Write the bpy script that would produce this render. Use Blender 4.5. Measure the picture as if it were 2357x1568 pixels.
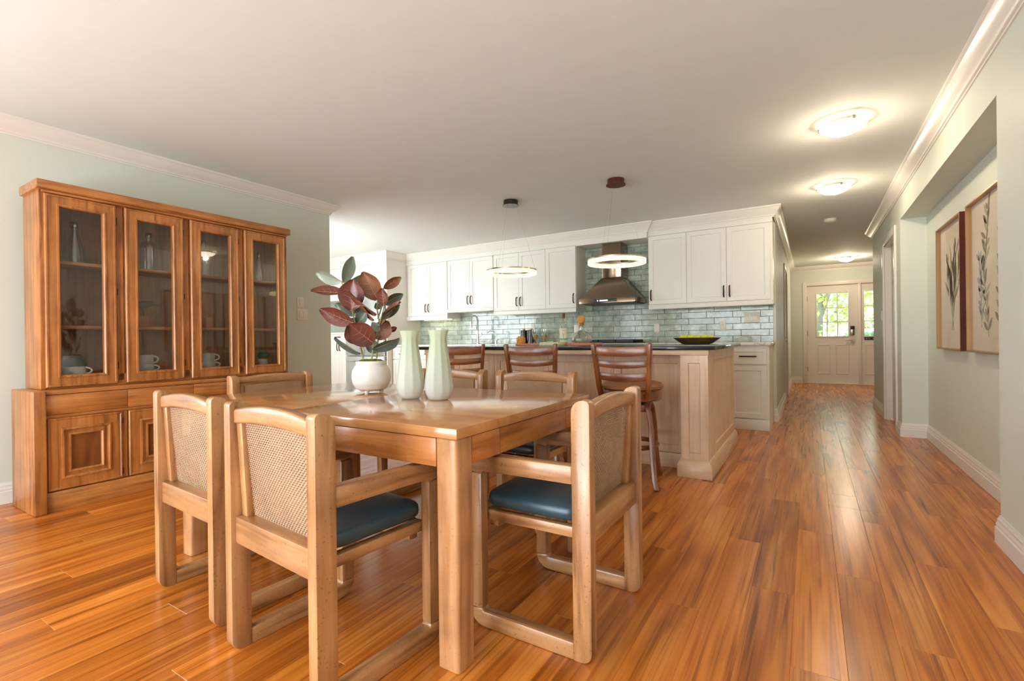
import bpy, bmesh, math, random
from mathutils import Vector, Matrix
for o in list(bpy.data.objects): bpy.data.objects.remove(o)
S = bpy.context.scene
C = S.collection
PI = math.pi
rng = random.Random(7)
# ------------------------------------------------------------------ camera
cam = bpy.data.cameras.new('camera'); camo = bpy.data.objects.new('camera', cam); C.objects.link(camo)
YAW, PIT, ROL = 0.550878, -0.001972, -0.012429
f_ = Vector((-math.sin(YAW)*math.cos(PIT), math.cos(YAW)*math.cos(PIT), math.sin(PIT)))
r_ = Vector((math.cos(YAW), math.sin(YAW), 0)); u_ = r_.cross(f_)
r2 = math.cos(ROL)*r_ + math.sin(ROL)*u_; u2 = -math.sin(ROL)*r_ + math.cos(ROL)*u_
camo.matrix_world = Matrix(((r2.x, u2.x, -f_.x, 0), (r2.y, u2.y, -f_.y, 0), (r2.z, u2.z, -f_.z, 1.0), (0, 0, 0, 1)))
cam.sensor_fit = 'HORIZONTAL'; cam.sensor_width = 36; cam.lens = 36*1115.58/2357; cam.clip_start = 0.02
S.camera = camo
# ------------------------------------------------------------------ world, lights, exposure
S.view_settings.view_transform = 'Standard'; S.view_settings.look = 'None'
S.view_settings.gamma = 1; S.view_settings.use_curve_mapping = False
S.view_settings.exposure = 0.46
w = bpy.data.worlds.new('daylight_sky'); S.world = w; w.use_nodes = True
bg = w.node_tree.nodes['Background']; bg.inputs[0].default_value = (0.82, 0.92, 1.0, 1); bg.inputs[1].default_value = 6.0
def area(name, loc, rot, sx, sy, power, col):
    l = bpy.data.lights.new(name, 'AREA'); l.shape = 'RECTANGLE'; l.size = sx; l.size_y = sy; l.energy = power; l.color = col
    o = bpy.data.objects.new(name, l); C.objects.link(o); o.location = loc; o.rotation_euler = rot
    return o
DAY = (0.88, 0.95, 1.0)
# daylight entering by the patio door behind the camera, the window beside it and the kitchen window
area('patio_daylight', (-1.9, -2.74, 1.15), (PI/2+0.15, 0, 0), 3.0, 1.9, 52, DAY)
area('side_window_daylight', (-4.30, -1.0, 1.35), (PI/2+0.15, 0, -PI/2), 1.8, 1.2, 26, DAY)
area('kitchen_window_daylight', (-6.1, 3.48, 1.5), (PI/2+0.1, 0, 0), 1.8, 1.1, 38, DAY)
# added fill lamps inside two of those openings, aimed up to brighten the ceiling
FILL = (0.96, 0.98, 1.0)
area('patio_ceiling_fill', (-1.9, -2.70, 0.30), (PI-1.1, 0, 0), 3.0, 0.5, 38, FILL)
area('kitchen_ceiling_fill', (-6.1, 3.50, 1.05), (PI-0.8, 0, 0), 1.8, 0.3, 6, FILL)
# ------------------------------------------------------------------ node materials
def lin(c):
    return tuple((v/255/12.92 if v/255 <= 0.04045 else ((v/255+0.055)/1.055)**2.4) for v in c) + (1,)
def newmat(name):
    m = bpy.data.materials.new(name); m.use_nodes = True
    nt = m.node_tree; return m, nt, nt.nodes['Principled BSDF']
def N(nt, t, **kw):
    n = nt.nodes.new(t)
    for k, v in kw.items(): setattr(n, k, v)
    return n
def ramp(nt, stops):
    n = nt.nodes.new('ShaderNodeValToRGB'); e = n.color_ramp.elements
    while len(e) < len(stops): e.new(0.5)
    for el, (p, c) in zip(e, stops): el.position = p; el.color = c
    return n
def coords(nt, scale=(1, 1, 1), kind='Object'):
    t = nt.nodes.new('ShaderNodeTexCoord'); mp = nt.nodes.new('ShaderNodeMapping'); mp.inputs['Scale'].default_value = scale
    nt.links.new(t.outputs[kind], mp.inputs['Vector']); return mp
def paint(name, col, rough=0.5, spec=0.5, var=0.03, metal=0, coat=0, bump=0.0, bscale=300):
    m, nt, b = newmat(name); c = lin(col)
    mp = coords(nt, (2, 2, 2)); n = N(nt, 'ShaderNodeTexNoise'); n.inputs['Scale'].default_value = 3; n.inputs['Detail'].default_value = 4
    nt.links.new(mp.outputs[0], n.inputs['Vector'])
    r = ramp(nt, [(0.3, tuple(v*(1-var) for v in c[:3])+(1,)), (0.7, tuple(min(1, v*(1+var)) for v in c[:3])+(1,))])
    nt.links.new(n.outputs['Fac'], r.inputs[0]); nt.links.new(r.outputs[0], b.inputs['Base Color'])
    b.inputs['Roughness'].default_value = rough; b.inputs['Metallic'].default_value = metal
    b.inputs['Specular IOR Level'].default_value = spec; b.inputs['Coat Weight'].default_value = coat
    if bump:
        n2 = N(nt, 'ShaderNodeTexNoise'); n2.inputs['Scale'].default_value = bscale
        nt.links.new(coords(nt).outputs[0], n2.inputs['Vector'])
        bp = N(nt, 'ShaderNodeBump'); bp.inputs['Strength'].default_value = bump; bp.inputs['Distance'].default_value = 0.002
        nt.links.new(n2.outputs['Fac'], bp.inputs['Height']); nt.links.new(bp.outputs[0], b.inputs['Normal'])
    return m
def wood(name, light, mid, dark, axis='z', rough=0.32, coat=0.25, grain=1.0, specks=0.0, stretch=14, blotch=0.75):
    m, nt, b = newmat(name)
    s = {'x': (1, stretch, stretch), 'y': (stretch, 1, stretch), 'z': (stretch, stretch, 1)}[axis]
    oi = N(nt, 'ShaderNodeObjectInfo')
    mp = coords(nt, tuple(v*grain for v in s))
    ml = N(nt, 'ShaderNodeMath', operation='MULTIPLY'); ml.inputs[1].default_value = 37
    nt.links.new(oi.outputs['Random'], ml.inputs[0]); nt.links.new(ml.outputs[0], mp.inputs['Location'])
    n = N(nt, 'ShaderNodeTexNoise'); n.inputs['Scale'].default_value = 2.2; n.inputs['Detail'].default_value = 6; n.inputs['Distortion'].default_value = 0.6
    nt.links.new(mp.outputs[0], n.inputs['Vector'])
    r = ramp(nt, [(0.28, lin(dark)), (0.48, lin(mid)), (0.72, lin(light))])
    nt.links.new(n.outputs['Fac'], r.inputs[0]); out = r.outputs[0]
    # broad blotches of stain
    n2 = N(nt, 'ShaderNodeTexNoise'); n2.inputs['Scale'].default_value = 7; n2.inputs['Detail'].default_value = 3
    nt.links.new(coords(nt).outputs[0], n2.inputs['Vector'])
    r2_ = ramp(nt, [(0.32, (0.72, 0.70, 0.68, 1)), (0.6, (1, 1, 1, 1))]); nt.links.new(n2.outputs['Fac'], r2_.inputs[0])
    mx = N(nt, 'ShaderNodeMix', data_type='RGBA', blend_type='MULTIPLY'); mx.inputs[0].default_value = blotch
    nt.links.new(out, mx.inputs[6]); nt.links.new(r2_.outputs[0], mx.inputs[7]); out = mx.outputs[2]
    if specks:
        v = N(nt, 'ShaderNodeTexNoise'); v.inputs['Scale'].default_value = 130; v.inputs['Detail'].default_value = 1
        nt.links.new(coords(nt).outputs[0], v.inputs['Vector'])
        r3 = ramp(nt, [(0.27, (0.3, 0.25, 0.2, 1)), (0.33, (1, 1, 1, 1))]); nt.links.new(v.outputs['Fac'], r3.inputs[0])
        mx2 = N(nt, 'ShaderNodeMix', data_type='RGBA', blend_type='MULTIPLY'); mx2.inputs[0].default_value = specks
        nt.links.new(out, mx2.inputs[6]); nt.links.new(r3.outputs[0], mx2.inputs[7]); out = mx2.outputs[2]
    nt.links.new(out, b.inputs['Base Color'])
    b.inputs['Roughness'].default_value = rough; b.inputs['Coat Weight'].default_value = coat; b.inputs['Coat Roughness'].default_value = 0.15
    return m
def glassy(name, tint=(0.95, 0.97, 0.97), refl=0.08, edge=0.5, rough=0.02):
    m, nt, b = newmat(name); nt.nodes.remove(b)
    tr = N(nt, 'ShaderNodeBsdfTransparent'); tr.inputs[0].default_value = tint + (1,)
    gl = N(nt, 'ShaderNodeBsdfGlossy'); gl.inputs['Roughness'].default_value = rough
    lw = N(nt, 'ShaderNodeLayerWeight'); lw.inputs[0].default_value = 0.35
    mr = N(nt, 'ShaderNodeMapRange'); mr.inputs[3].default_value = refl; mr.inputs[4].default_value = edge
    nt.links.new(lw.outputs['Facing'], mr.inputs[0])
    mx = N(nt, 'ShaderNodeMixShader'); nt.links.new(mr.outputs[0], mx.inputs[0]); nt.links.new(tr.outputs[0], mx.inputs[1]); nt.links.new(gl.outputs[0], mx.inputs[2])
    nt.links.new(mx.outputs[0], nt.nodes['Material Output'].inputs[0]); return m
def glow(name, col, strength):
    m, nt, b = newmat(name); b.inputs['Base Color'].default_value = (0.9, 0.88, 0.8, 1)
    b.inputs['Emission Color'].default_value = col + (1,); b.inputs['Emission Strength'].default_value = strength
    b.inputs['Roughness'].default_value = 0.3; return m
PW, PL, PX0 = 0.147, 1.22, 0.087        # plank width, length, one joint line
def floor_mat():
    m, nt, b = newmat('acacia_laminate'); L = nt.links.new
    g = N(nt, 'ShaderNodeNewGeometry'); sp = N(nt, 'ShaderNodeSeparateXYZ'); L(g.outputs['Position'], sp.inputs[0])
    def mth(op, a, b_=None, c=None):
        n = N(nt, 'ShaderNodeMath', operation=op)
        for i, v in enumerate((a, b_, c)):
            if v is None: continue
            if isinstance(v, (int, float)): n.inputs[i].default_value = v
            else: L(v, n.inputs[i])
        return n.outputs[0]
    row = mth('FLOOR', mth('DIVIDE', mth('SUBTRACT', sp.outputs[0], PX0), PW))
    off = mth('MULTIPLY', mth('FRACT', mth('MULTIPLY', row, 0.3819)), PL)
    idn = mth('FLOOR', mth('DIVIDE', mth('ADD', sp.outputs[1], off), PL))
    cb = N(nt, 'ShaderNodeCombineXYZ'); L(row, cb.inputs[0]); L(idn, cb.inputs[1])
    wn = N(nt, 'ShaderNodeTexWhiteNoise', noise_dimensions='2D'); L(cb.outputs[0], wn.inputs['Vector'])
    # grain coordinates: per plank offset
    ofs = N(nt, 'ShaderNodeVectorMath', operation='SCALE'); L(wn.outputs['Color'], ofs.inputs[0]); ofs.inputs['Scale'].default_value = 40
    ad = N(nt, 'ShaderNodeVectorMath', operation='ADD'); L(g.outputs['Position'], ad.inputs[0]); L(ofs.outputs[0], ad.inputs[1])
    def noise(sc, scale, det, dist):
        mp = N(nt, 'ShaderNodeMapping'); mp.inputs['Scale'].default_value = sc; L(ad.outputs[0], mp.inputs['Vector'])
        n = N(nt, 'ShaderNodeTexNoise'); n.inputs['Scale'].default_value = scale; n.inputs['Detail'].default_value = det; n.inputs['Distortion'].default_value = dist
        L(mp.outputs[0], n.inputs['Vector']); return n.outputs['Fac']
    a = noise((8, 0.6, 8), 1.2, 3, 1.2)       # wide swirls
    fine = noise((44, 0.9, 40), 1.3, 5, 0.9)  # thin streaks
    r1 = ramp(nt, [(0.20, lin((128, 68, 30))), (0.38, lin((178, 100, 42))), (0.52, lin((206, 122, 52))), (0.66, lin((218, 140, 66))), (0.82, lin((230, 160, 88)))]); L(a, r1.inputs[0])
    r2_ = ramp(nt, [(0.30, (0.36, 0.29, 0.25, 1)), (0.43, (0.82, 0.78, 0.75, 1)), (0.52, (1.0, 1.0, 1.0, 1)), (0.68, (1.08, 1.07, 1.04, 1))]); L(fine, r2_.inputs[0])
    mx = N(nt, 'ShaderNodeMix', data_type='RGBA', blend_type='MULTIPLY'); mx.inputs[0].default_value = 0.8; L(r1.outputs[0], mx.inputs[6]); L(r2_.outputs[0], mx.inputs[7])
    kn = noise((5, 2.2, 5), 1.0, 2, 0.4)
    r4 = ramp(nt, [(0.22, (0.42, 0.30, 0.24, 1)), (0.32, (1, 1, 1, 1))]); L(kn, r4.inputs[0])
    mk = N(nt, 'ShaderNodeMix', data_type='RGBA', blend_type='MULTIPLY'); mk.inputs[0].default_value = 0.25; L(mx.outputs[2], mk.inputs[6]); L(r4.outputs[0], mk.inputs[7])
    hs = N(nt, 'ShaderNodeHueSaturation'); hs.inputs['Saturation'].default_value = 1.02; L(mk.outputs[2], hs.inputs['Color'])
    vv = N(nt, 'ShaderNodeMapRange'); vv.inputs[3].default_value = 0.82; vv.inputs[4].default_value = 1.14; L(wn.outputs['Value'], vv.inputs[0]); L(vv.outputs[0], hs.inputs['Value'])
    L(hs.outputs[0], b.inputs['Base Color'])
    b.inputs['Roughness'].default_value = 0.24; b.inputs['Specular IOR Level'].default_value = 0.5
    bp = N(nt, 'ShaderNodeBump'); bp.inputs['Strength'].default_value = 0.06; bp.inputs['Distance'].default_value = 0.002; L(fine, bp.inputs['Height']); L(bp.outputs[0], b.inputs['Normal'])
    return m
def tile_mat():
    m, nt, b = newmat('sage_glazed_tile'); L = nt.links.new
    g = N(nt, 'ShaderNodeNewGeometry'); oi = N(nt, 'ShaderNodeObjectInfo')
    n = N(nt, 'ShaderNodeTexNoise'); n.inputs['Scale'].default_value = 9; n.inputs['Detail'].default_value = 6; n.inputs['Roughness'].default_value = 0.65; L(g.outputs['Position'], n.inputs['Vector'])
    r = ramp(nt, [(0.3, lin((138, 148, 138))), (0.5, lin((170, 180, 165))), (0.7, lin((198, 204, 188)))]); L(n.outputs['Fac'], r.inputs[0])
    hs = N(nt, 'ShaderNodeHueSaturation'); L(r.outputs[0], hs.inputs['Color'])
    mr = N(nt, 'ShaderNodeMapRange'); mr.inputs[3].default_value = 0.86; mr.inputs[4].default_value = 1.12; L(oi.outputs['Random'], mr.inputs[0]); L(mr.outputs[0], hs.inputs['Value'])
    L(hs.outputs[0], b.inputs['Base Color']); b.inputs['Roughness'].default_value = 0.12
    n2 = N(nt, 'ShaderNodeTexNoise'); n2.inputs['Scale'].default_value = 14; L(g.outputs['Position'], n2.inputs['Vector'])
    bp = N(nt, 'ShaderNodeBump'); bp.inputs['Strength'].default_value = 0.25; bp.inputs['Distance'].default_value = 0.006; L(n2.outputs['Fac'], bp.inputs['Height']); L(bp.outputs[0], b.inputs['Normal'])
    return m
def stone(name, base, vein, scale=3, lo=0.45, hi=0.52, rough=0.12):
    m, nt, b = newmat(name); L = nt.links.new
    n = N(nt, 'ShaderNodeTexNoise'); n.inputs['Scale'].default_value = scale; n.inputs['Detail'].default_value = 8; n.inputs['Distortion'].default_value = 2.0
    L(coords(nt).outputs[0], n.inputs['Vector'])
    r = ramp(nt, [(lo, lin(base)), ((lo+hi)/2, lin(vein)), (hi, lin(base))]); L(n.outputs['Fac'], r.inputs[0]); L(r.outputs[0], b.inputs['Base Color'])
    b.inputs['Roughness'].default_value = rough; return m
M = {}
M['wall'] = paint('sage_wall_paint', (215, 219, 206), 0.55, 0.35, 0.01)
M['ceil'] = paint('ceiling_paint', (230, 234, 229), 0.8, 0.2, 0.01)
M['trim'] = paint('white_trim_paint', (232, 226, 218), 0.35, 0.5, 0.01)
M['cab'] = paint('white_cabinet_paint', (230, 226, 216), 0.38, 0.5, 0.01)
M['door'] = paint('white_door_paint', (232, 224, 212), 0.35, 0.5, 0.01)
M['floor'] = floor_mat()
M['subfloor'] = paint('dark_joint_filler', (120, 66, 34), 0.6)
M['tile'] = tile_mat()
M['grout'] = paint('grey_grout', (112, 114, 106), 0.8)
for ax in 'xyz':
    M['hutch_'+ax] = wood('honey_hutch_wood_'+ax, (202, 137, 74), (180, 112, 53), (122, 70, 33), ax, 0.34, 0.3, 1.0, 0.25)
    M['chair_'+ax] = wood('weathered_chair_wood_'+ax, (202, 153, 104), (180, 128, 82), (126, 86, 52), ax, 0.33, 0.3, 1.0, 0.55)
    tc = ((206, 156, 110), (192, 138, 92), (154, 104, 64)) if ax == 'z' else ((208, 140, 76), (190, 116, 56), (146, 84, 40))
    M['table_'+ax] = wood('satin_table_wood_'+ax, *tc, ax, 0.30, 0.3, 1.0, 0.35)
    M['maple_'+ax] = wood('pale_maple_'+ax, (232, 200, 166), (224, 188, 152), (210, 170, 132), ax, 0.36, 0.2, 1.0, 0.0, 14, 0.3)
    M['stool_'+ax] = wood('cherry_stool_wood_'+ax, (156, 90, 42), (130, 69, 30), (88, 45, 22), ax, 0.28, 0.35, 1.0)
M['tabletop'] = wood('polished_table_top', (206, 148, 92), (198, 136, 80), (184, 120, 66), 'x', 0.15, 0.6, 0.6, 0.1)
M['oakpanel'] = wood('dark_oak_panel', (160, 96, 42), (132, 74, 32), (78, 42, 20), 'z', 0.4, 0.1, 0.7, 0.0, 7)
M['hutchback'] = wood('hutch_interior_wood', (192, 142, 98), (172, 122, 80), (132, 88, 56), 'z', 0.5, 0.0)
M['cane'] = paint('woven_cane', (180, 144, 112), 0.5, 0.4, 0.16)
M['leather'] = paint('teal_leather', (44, 70, 82), 0.32, 0.5, 0.06, bump=0.15, bscale=90)
M['tanleather'] = paint('tan_leather', (150, 98, 52), 0.4, 0.5, 0.06)
M['black'] = paint('black_iron', (22, 22, 24), 0.4)
M['bronze'] = paint('dark_bronze', (70, 40, 30), 0.35, 0.5, 0.05, metal=0.6)
M['steel'] = paint('brushed_steel', (186, 178, 168), 0.22, 0.5, 0.03, metal=1.0)
M['hoodsteel'] = paint('hood_steel', (150, 132, 112), 0.16, 0.5, 0.03, metal=1.0)
M['fridge'] = paint('fridge_steel', (206, 208, 212), 0.30, 0.5, 0.02, metal=0.85)
M['chrome'] = paint('chrome', (220, 220, 220), 0.08, 0.5, 0.0, metal=1.0)
M['granite'] = stone('black_granite', (30, 32, 38), (70, 72, 80), 6, 0.62, 0.66, 0.10)
M['marble'] = stone('white_quartz', (228, 222, 214), (176, 166, 158), 2.2, 0.47, 0.51, 0.14)
M['plate'] = paint('ivory_plastic', (236, 228, 212), 0.35, 0.5, 0.0)
M['glass'] = glassy('cabinet_glass', (0.90, 0.91, 0.91), 0.045, 0.32)
M['pane'] = glassy('window_glass', (0.96, 0.98, 0.97), 0.04, 0.5)
M['clear'] = glassy('clear_glassware', (0.93, 0.95, 0.95), 0.05, 0.75, 0.03)
M['picglass'] = glassy('picture_glass', (0.98, 0.98, 0.98), 0.02, 0.10)
M['bottleglass'] = glassy('bottle_glass', (0.88, 0.91, 0.92), 0.16, 0.8, 0.12)
M['bowlglass'] = glow('frosted_lamp_glass', (1.0, 0.84, 0.60), 6.0)
M['ringglow'] = glow('lit_acrylic', (1.0, 0.86, 0.42), 1.4); M['ringglow'].node_tree.nodes['Principled BSDF'].inputs['Base Color'].default_value = (0.4, 0.32, 0.12, 1)
M['gold'] = paint('champagne_frame', (176, 138, 96), 0.35, 0.5, 0.04, metal=0.4)
M['mahogany'] = paint('mahogany_frame_side', (82, 24, 14), 0.35)
M['paper'] = paint('cream_print_paper', (226, 212, 192), 0.7, 0.3, 0.03)
M['ink'] = paint('grey_ink', (152, 140, 124), 0.8, 0.2, 0.15)
M['inkgreen'] = paint('olive_ink', (178, 170, 142), 0.8, 0.2, 0.15)
M['inkblue'] = paint('blue_grey_ink', (170, 174, 180), 0.8, 0.2, 0.1)
M['ceramic'] = paint('white_ceramic', (232, 226, 220), 0.42, 0.5, 0.01)
M['sageceramic'] = paint('pale_sage_ceramic', (206, 212, 202), 0.3, 0.5, 0.02)
M['moss'] = paint('green_moss', (104, 108, 28), 0.9, 0.2, 0.35, bump=0.8, bscale=80)
M['boxwood'] = paint('boxwood_green', (58, 92, 58), 0.9, 0.2, 0.35, bump=0.9, bscale=70)
M['leafred'] = paint('burgundy_leaf', (104, 54, 44), 0.28, 0.5, 0.35)
M['leaforange'] = paint('russet_leaf', (118, 70, 46), 0.28, 0.5, 0.35)
M['leafgreen'] = paint('dark_green_leaf', (76, 92, 80), 0.30, 0.5, 0.2)
M['leafgrey'] = paint('grey_green_leaf', (132, 146, 132), 0.34, 0.5, 0.12)
M['vein'] = paint('pink_leaf_vein', (196, 132, 106), 0.5)
M['stem'] = paint('green_stem', (150, 150, 90), 0.5)
M['bird'] = paint('grey_carved_wood', (104, 88, 74), 0.6)
M['block'] = paint('terracotta_block', (190, 124, 88), 0.6)
M['terra'] = paint('terracotta_board', (206, 128, 92), 0.55)
M['linen'] = paint('pale_linen', (226, 216, 184), 0.8, 0.2, 0.05)
M['linengreen'] = paint('green_linen', (176, 200, 172), 0.8, 0.2, 0.05)
M['cork'] = paint('cork', (222, 152, 74), 0.7, 0.3, 0.08)
M['wine'] = glassy('pale_bottle_glass', (0.86, 0.92, 0.84), 0.08, 0.6)
M['foil'] = paint('brown_foil', (108, 52, 34), 0.3)
M['label'] = paint('cream_label', (236, 226, 206), 0.7, 0.3, 0.02)
M['labelgreen'] = paint('label_green', (132, 196, 132), 0.7)
M['amber'] = paint('amber_honeycomb', (224, 158, 70), 0.35, 0.5, 0.12)
M['drink'] = paint('amber_drink', (222, 178, 110), 0.15)
M['lime'] = paint('lime_green', (170, 190, 40), 0.4, 0.5, 0.08)
M['lemon'] = paint('lemon_yellow', (212, 212, 36), 0.4, 0.5, 0.06)
M['hammered'] = paint('hammered_metal_bowl', (128, 104, 70), 0.38, 0.5, 0.25, metal=0.6, bump=0.6, bscale=60)
M['canister'] = paint('brushed_dark_canister', (70, 64, 62), 0.25, 0.5, 0.05, metal=0.8)
M['screen'] = glow('hood_display', (0.25, 0.45, 1.0), 3.0)
M['grass'] = paint('lawn', (120, 150, 80), 0.9, 0.2, 0.2)
M['bark'] = paint('tree_bark', (126, 122, 116), 0.9, 0.2, 0.2)
M['foliage'] = paint('spring_leaves', (150, 172, 80), 0.6, 0.3, 0.3)
M['foliage_dark'] = paint('shrub_leaves', (96, 140, 92), 0.6, 0.3, 0.3)
def vase_mat():
    m, nt, b = newmat('frosted_green_glass'); L = nt.links.new
    sp = N(nt, 'ShaderNodeSeparateXYZ'); L(coords(nt).outputs[0], sp.inputs[0])
    mr = N(nt, 'ShaderNodeMapRange'); mr.inputs[1].default_value = 0.02; mr.inputs[2].default_value = 0.24; L(sp.outputs[2], mr.inputs[0])
    r = ramp(nt, [(0.0, lin((246, 247, 242))), (0.45, lin((240, 243, 232))), (1.0, lin((224, 230, 208)))]); L(mr.outputs[0], r.inputs[0]); L(r.outputs[0], b.inputs['Base Color'])
    b.inputs['Roughness'].default_value = 0.36; b.inputs['Transmission Weight'].default_value = 0.55; b.inputs['IOR'].default_value = 1.12
    return m
M['vase'] = vase_mat()
# ------------------------------------------------------------------ mesh helpers
class MB:
    def __init__(s, mtx=None): s.v = []; s.f = []; s.m = mtx or Matrix()
    def add(s, vs, fs):
        n = len(s.v); s.v += [tuple(s.m @ Vector(p)) for p in vs]; s.f += [tuple(i+n for i in f) for f in fs]; return s
    def box(s, x0, x1, y0, y1, z0, z1):
        return s.add([(x0,y0,z0),(x1,y0,z0),(x1,y1,z0),(x0,y1,z0),(x0,y0,z1),(x1,y0,z1),(x1,y1,z1),(x0,y1,z1)],
                     [(0,3,2,1),(4,5,6,7),(0,1,5,4),(1,2,6,5),(2,3,7,6),(3,0,4,7)])
    def prism(s, pts, a0, a1, axis='x'):
        # pts in the plane normal to axis: x->(y,z), y->(x,z), z->(x,y)
        mk = {'x': lambda p, a: (a, p[0], p[1]), 'y': lambda p, a: (p[0], a, p[1]), 'z': lambda p, a: (p[0], p[1], a)}[axis]
        n = len(pts)
        return s.add([mk(p, a0) for p in pts] + [mk(p, a1) for p in pts],
                     [tuple(range(n))[::-1], tuple(range(n, 2*n))] + [(i, (i+1) % n, n+(i+1) % n, n+i) for i in range(n)])
    def lathe(s, prof, n=24, c=(0, 0, 0), flute=None):
        vs = []; fs = []
        for i, (r, z) in enumerate(prof):
            for k in range(n):
                a = 2*PI*k/n; q = r*(flute(a, z) if flute else 1)
                vs.append((c[0]+q*math.cos(a), c[1]+q*math.sin(a), c[2]+z))
        for i in range(len(prof)-1):
            for k in range(n):
                fs.append((i*n+k, i*n+(k+1) % n, (i+1)*n+(k+1) % n, (i+1)*n+k))
        if prof[0][0] > 1e-5: fs.append(tuple(range(n))[::-1])
        if prof[-1][0] > 1e-5: fs.append(tuple((len(prof)-1)*n+k for k in range(n)))
        return s.add(vs, fs)
    def tube(s, pts, r, n=8, closed=False, rx=None):
        pts = [Vector(p) for p in pts]; vs = []; fs = []; L = len(pts); prev = None
        for i, p in enumerate(pts):
            a = pts[(i-1) % L] if (closed or i > 0) else p; b = pts[(i+1) % L] if (closed or i < L-1) else p
            t = (b-a).normalized()
            up = prev if prev else (Vector((0, 0, 1)) if abs(t.z) < 0.9 else Vector((1, 0, 0)))
            x = t.cross(up).normalized(); y = x.cross(t).normalized(); prev = y
            rr = r[i] if isinstance(r, (list, tuple)) else r
            for k in range(n):
                ang = 2*PI*k/n; vs.append(p + x*rr*(rx or 1)*math.cos(ang) + y*rr*math.sin(ang))
        for i in range(L if closed else L-1):
            j = (i+1) % L
            for k in range(n): fs.append((i*n+k, i*n+(k+1) % n, j*n+(k+1) % n, j*n+k))
        if not closed: fs += [tuple(range(n))[::-1], tuple((L-1)*n+k for k in range(n))]
        return s.add(vs, fs)
    def sweep(s, pts, hw, hh, side=(1, 0, 0)):
        # rectangular bar along pts; hw half width along `side`, hh half height across
        sd = Vector(side).normalized(); pts = [Vector(p) for p in pts]; vs = []; fs = []; L = len(pts)
        for i, p in enumerate(pts):
            t = (pts[min(i+1, L-1)]-pts[max(i-1, 0)]).normalized(); nrm = t.cross(sd).normalized()
            for a, b in ((-1, -1), (1, -1), (1, 1), (-1, 1)): vs.append(p + sd*hw*a + nrm*hh*b)
        for i in range(L-1):
            for k in range(4): fs.append((i*4+k, i*4+(k+1) % 4, i*4+4+(k+1) % 4, i*4+4+k))
        fs += [(3, 2, 1, 0), tuple((L-1)*4+k for k in range(4))]
        return s.add(vs, fs)
    def sphere(s, c, rx, ry=None, rz=None, nu=16, nv=10):
        ry = ry or rx; rz = rz or rx
        vs = [(c[0], c[1], c[2]-rz)]; fs = []
        for i in range(1, nv):
            ph = -PI/2 + PI*i/nv
            for k in range(nu):
                th = 2*PI*k/nu; vs.append((c[0]+rx*math.cos(ph)*math.cos(th), c[1]+ry*math.cos(ph)*math.sin(th), c[2]+rz*math.sin(ph)))
        vs.append((c[0], c[1], c[2]+rz)); T = len(vs)-1
        for k in range(nu):
            fs.append((0, 1+(k+1) % nu, 1+k)); fs.append((T, T-nu+k, T-nu+(k+1) % nu))
        for i in range(nv-2):
            for k in range(nu): fs.append((1+i*nu+k, 1+i*nu+(k+1) % nu, 1+(i+1)*nu+(k+1) % nu, 1+(i+1)*nu+k))
        return s.add(vs, fs)
    def mesh(s, name, mat, bevel=0, seg=2, smooth=40):
        me = bpy.data.meshes.new(name); me.from_pydata(s.v, [], s.f)
        bm = bmesh.new(); bm.from_mesh(me)
        bmesh.ops.recalc_face_normals(bm, faces=bm.faces)
        if bevel:
            es = [e for e in bm.edges if len(e.link_faces) == 2 and e.calc_face_angle(0) > math.radians(35)]
            bmesh.ops.bevel(bm, geom=es, offset=bevel, segments=seg, profile=0.5, affect='EDGES', clamp_overlap=True)
        bm.to_mesh(me); bm.free()
        if smooth:
            me.polygons.foreach_set('use_smooth', [True]*len(me.polygons)); me.set_sharp_from_angle(angle=math.radians(smooth))
        me.materials.append(M[mat] if isinstance(mat, str) else mat); me.update(); return me
    def build(s, name, mat, parent=None, bevel=0, seg=2, smooth=40, loc=None):
        o = bpy.data.objects.new(name, s.mesh(name, mat, bevel, seg, smooth)); C.objects.link(o)
        if parent: o.parent = parent
        if loc: o.location = loc
        return o
def tag(o, label, cat, group=None, kind=None):
    o['label'] = label; o['category'] = cat
    if group: o['group'] = group
    if kind: o['kind'] = kind
    return o
def thing(name, label, cat, loc=(0, 0, 0), rz=0, group=None, kind=None):
    o = bpy.data.objects.new(name, None); C.objects.link(o); o.empty_display_size = 0.1
    o.location = loc; o.rotation_euler = (0, 0, rz); return tag(o, label, cat, group, kind)
def kids(o): return [c for c in bpy.data.objects if c.parent == o]
def copy_tree(o, parent=None):
    c = o.copy(); C.objects.link(c); c.parent = parent
    for ch in kids(o): copy_tree(ch, c)
    return c
def rpoly(pts, radii, n=5):
    out = []; L = len(pts)
    for i in range(L):
        p = Vector(pts[i]); r = radii[i] if isinstance(radii, (list, tuple)) else radii
        if r <= 0: out.append(tuple(p)); continue
        a = (Vector(pts[i-1])-p).normalized(); b = (Vector(pts[(i+1) % L])-p).normalized()
        ang = a.angle(b); d = r/math.tan(ang/2); cen = p + (a+b).normalized()*(r/math.sin(ang/2))
        p0 = p+a*d-cen; p1 = p+b*d-cen; t0 = math.atan2(p0.y, p0.x); dt = math.atan2(p1.y, p1.x)-t0
        while dt > PI: dt -= 2*PI
        while dt < -PI: dt += 2*PI
        for k in range(n+1): out.append((cen.x+r*math.cos(t0+dt*k/n), cen.y+r*math.sin(t0+dt*k/n)))
    return out
def struct(name, mb, mat, label, cat='wall', parent=None, bevel=0, smooth=40):
    o = mb.build(name, mat, parent, bevel, 2, smooth)
    if not parent: tag(o, label, cat, None, 'structure')
    return o
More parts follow.
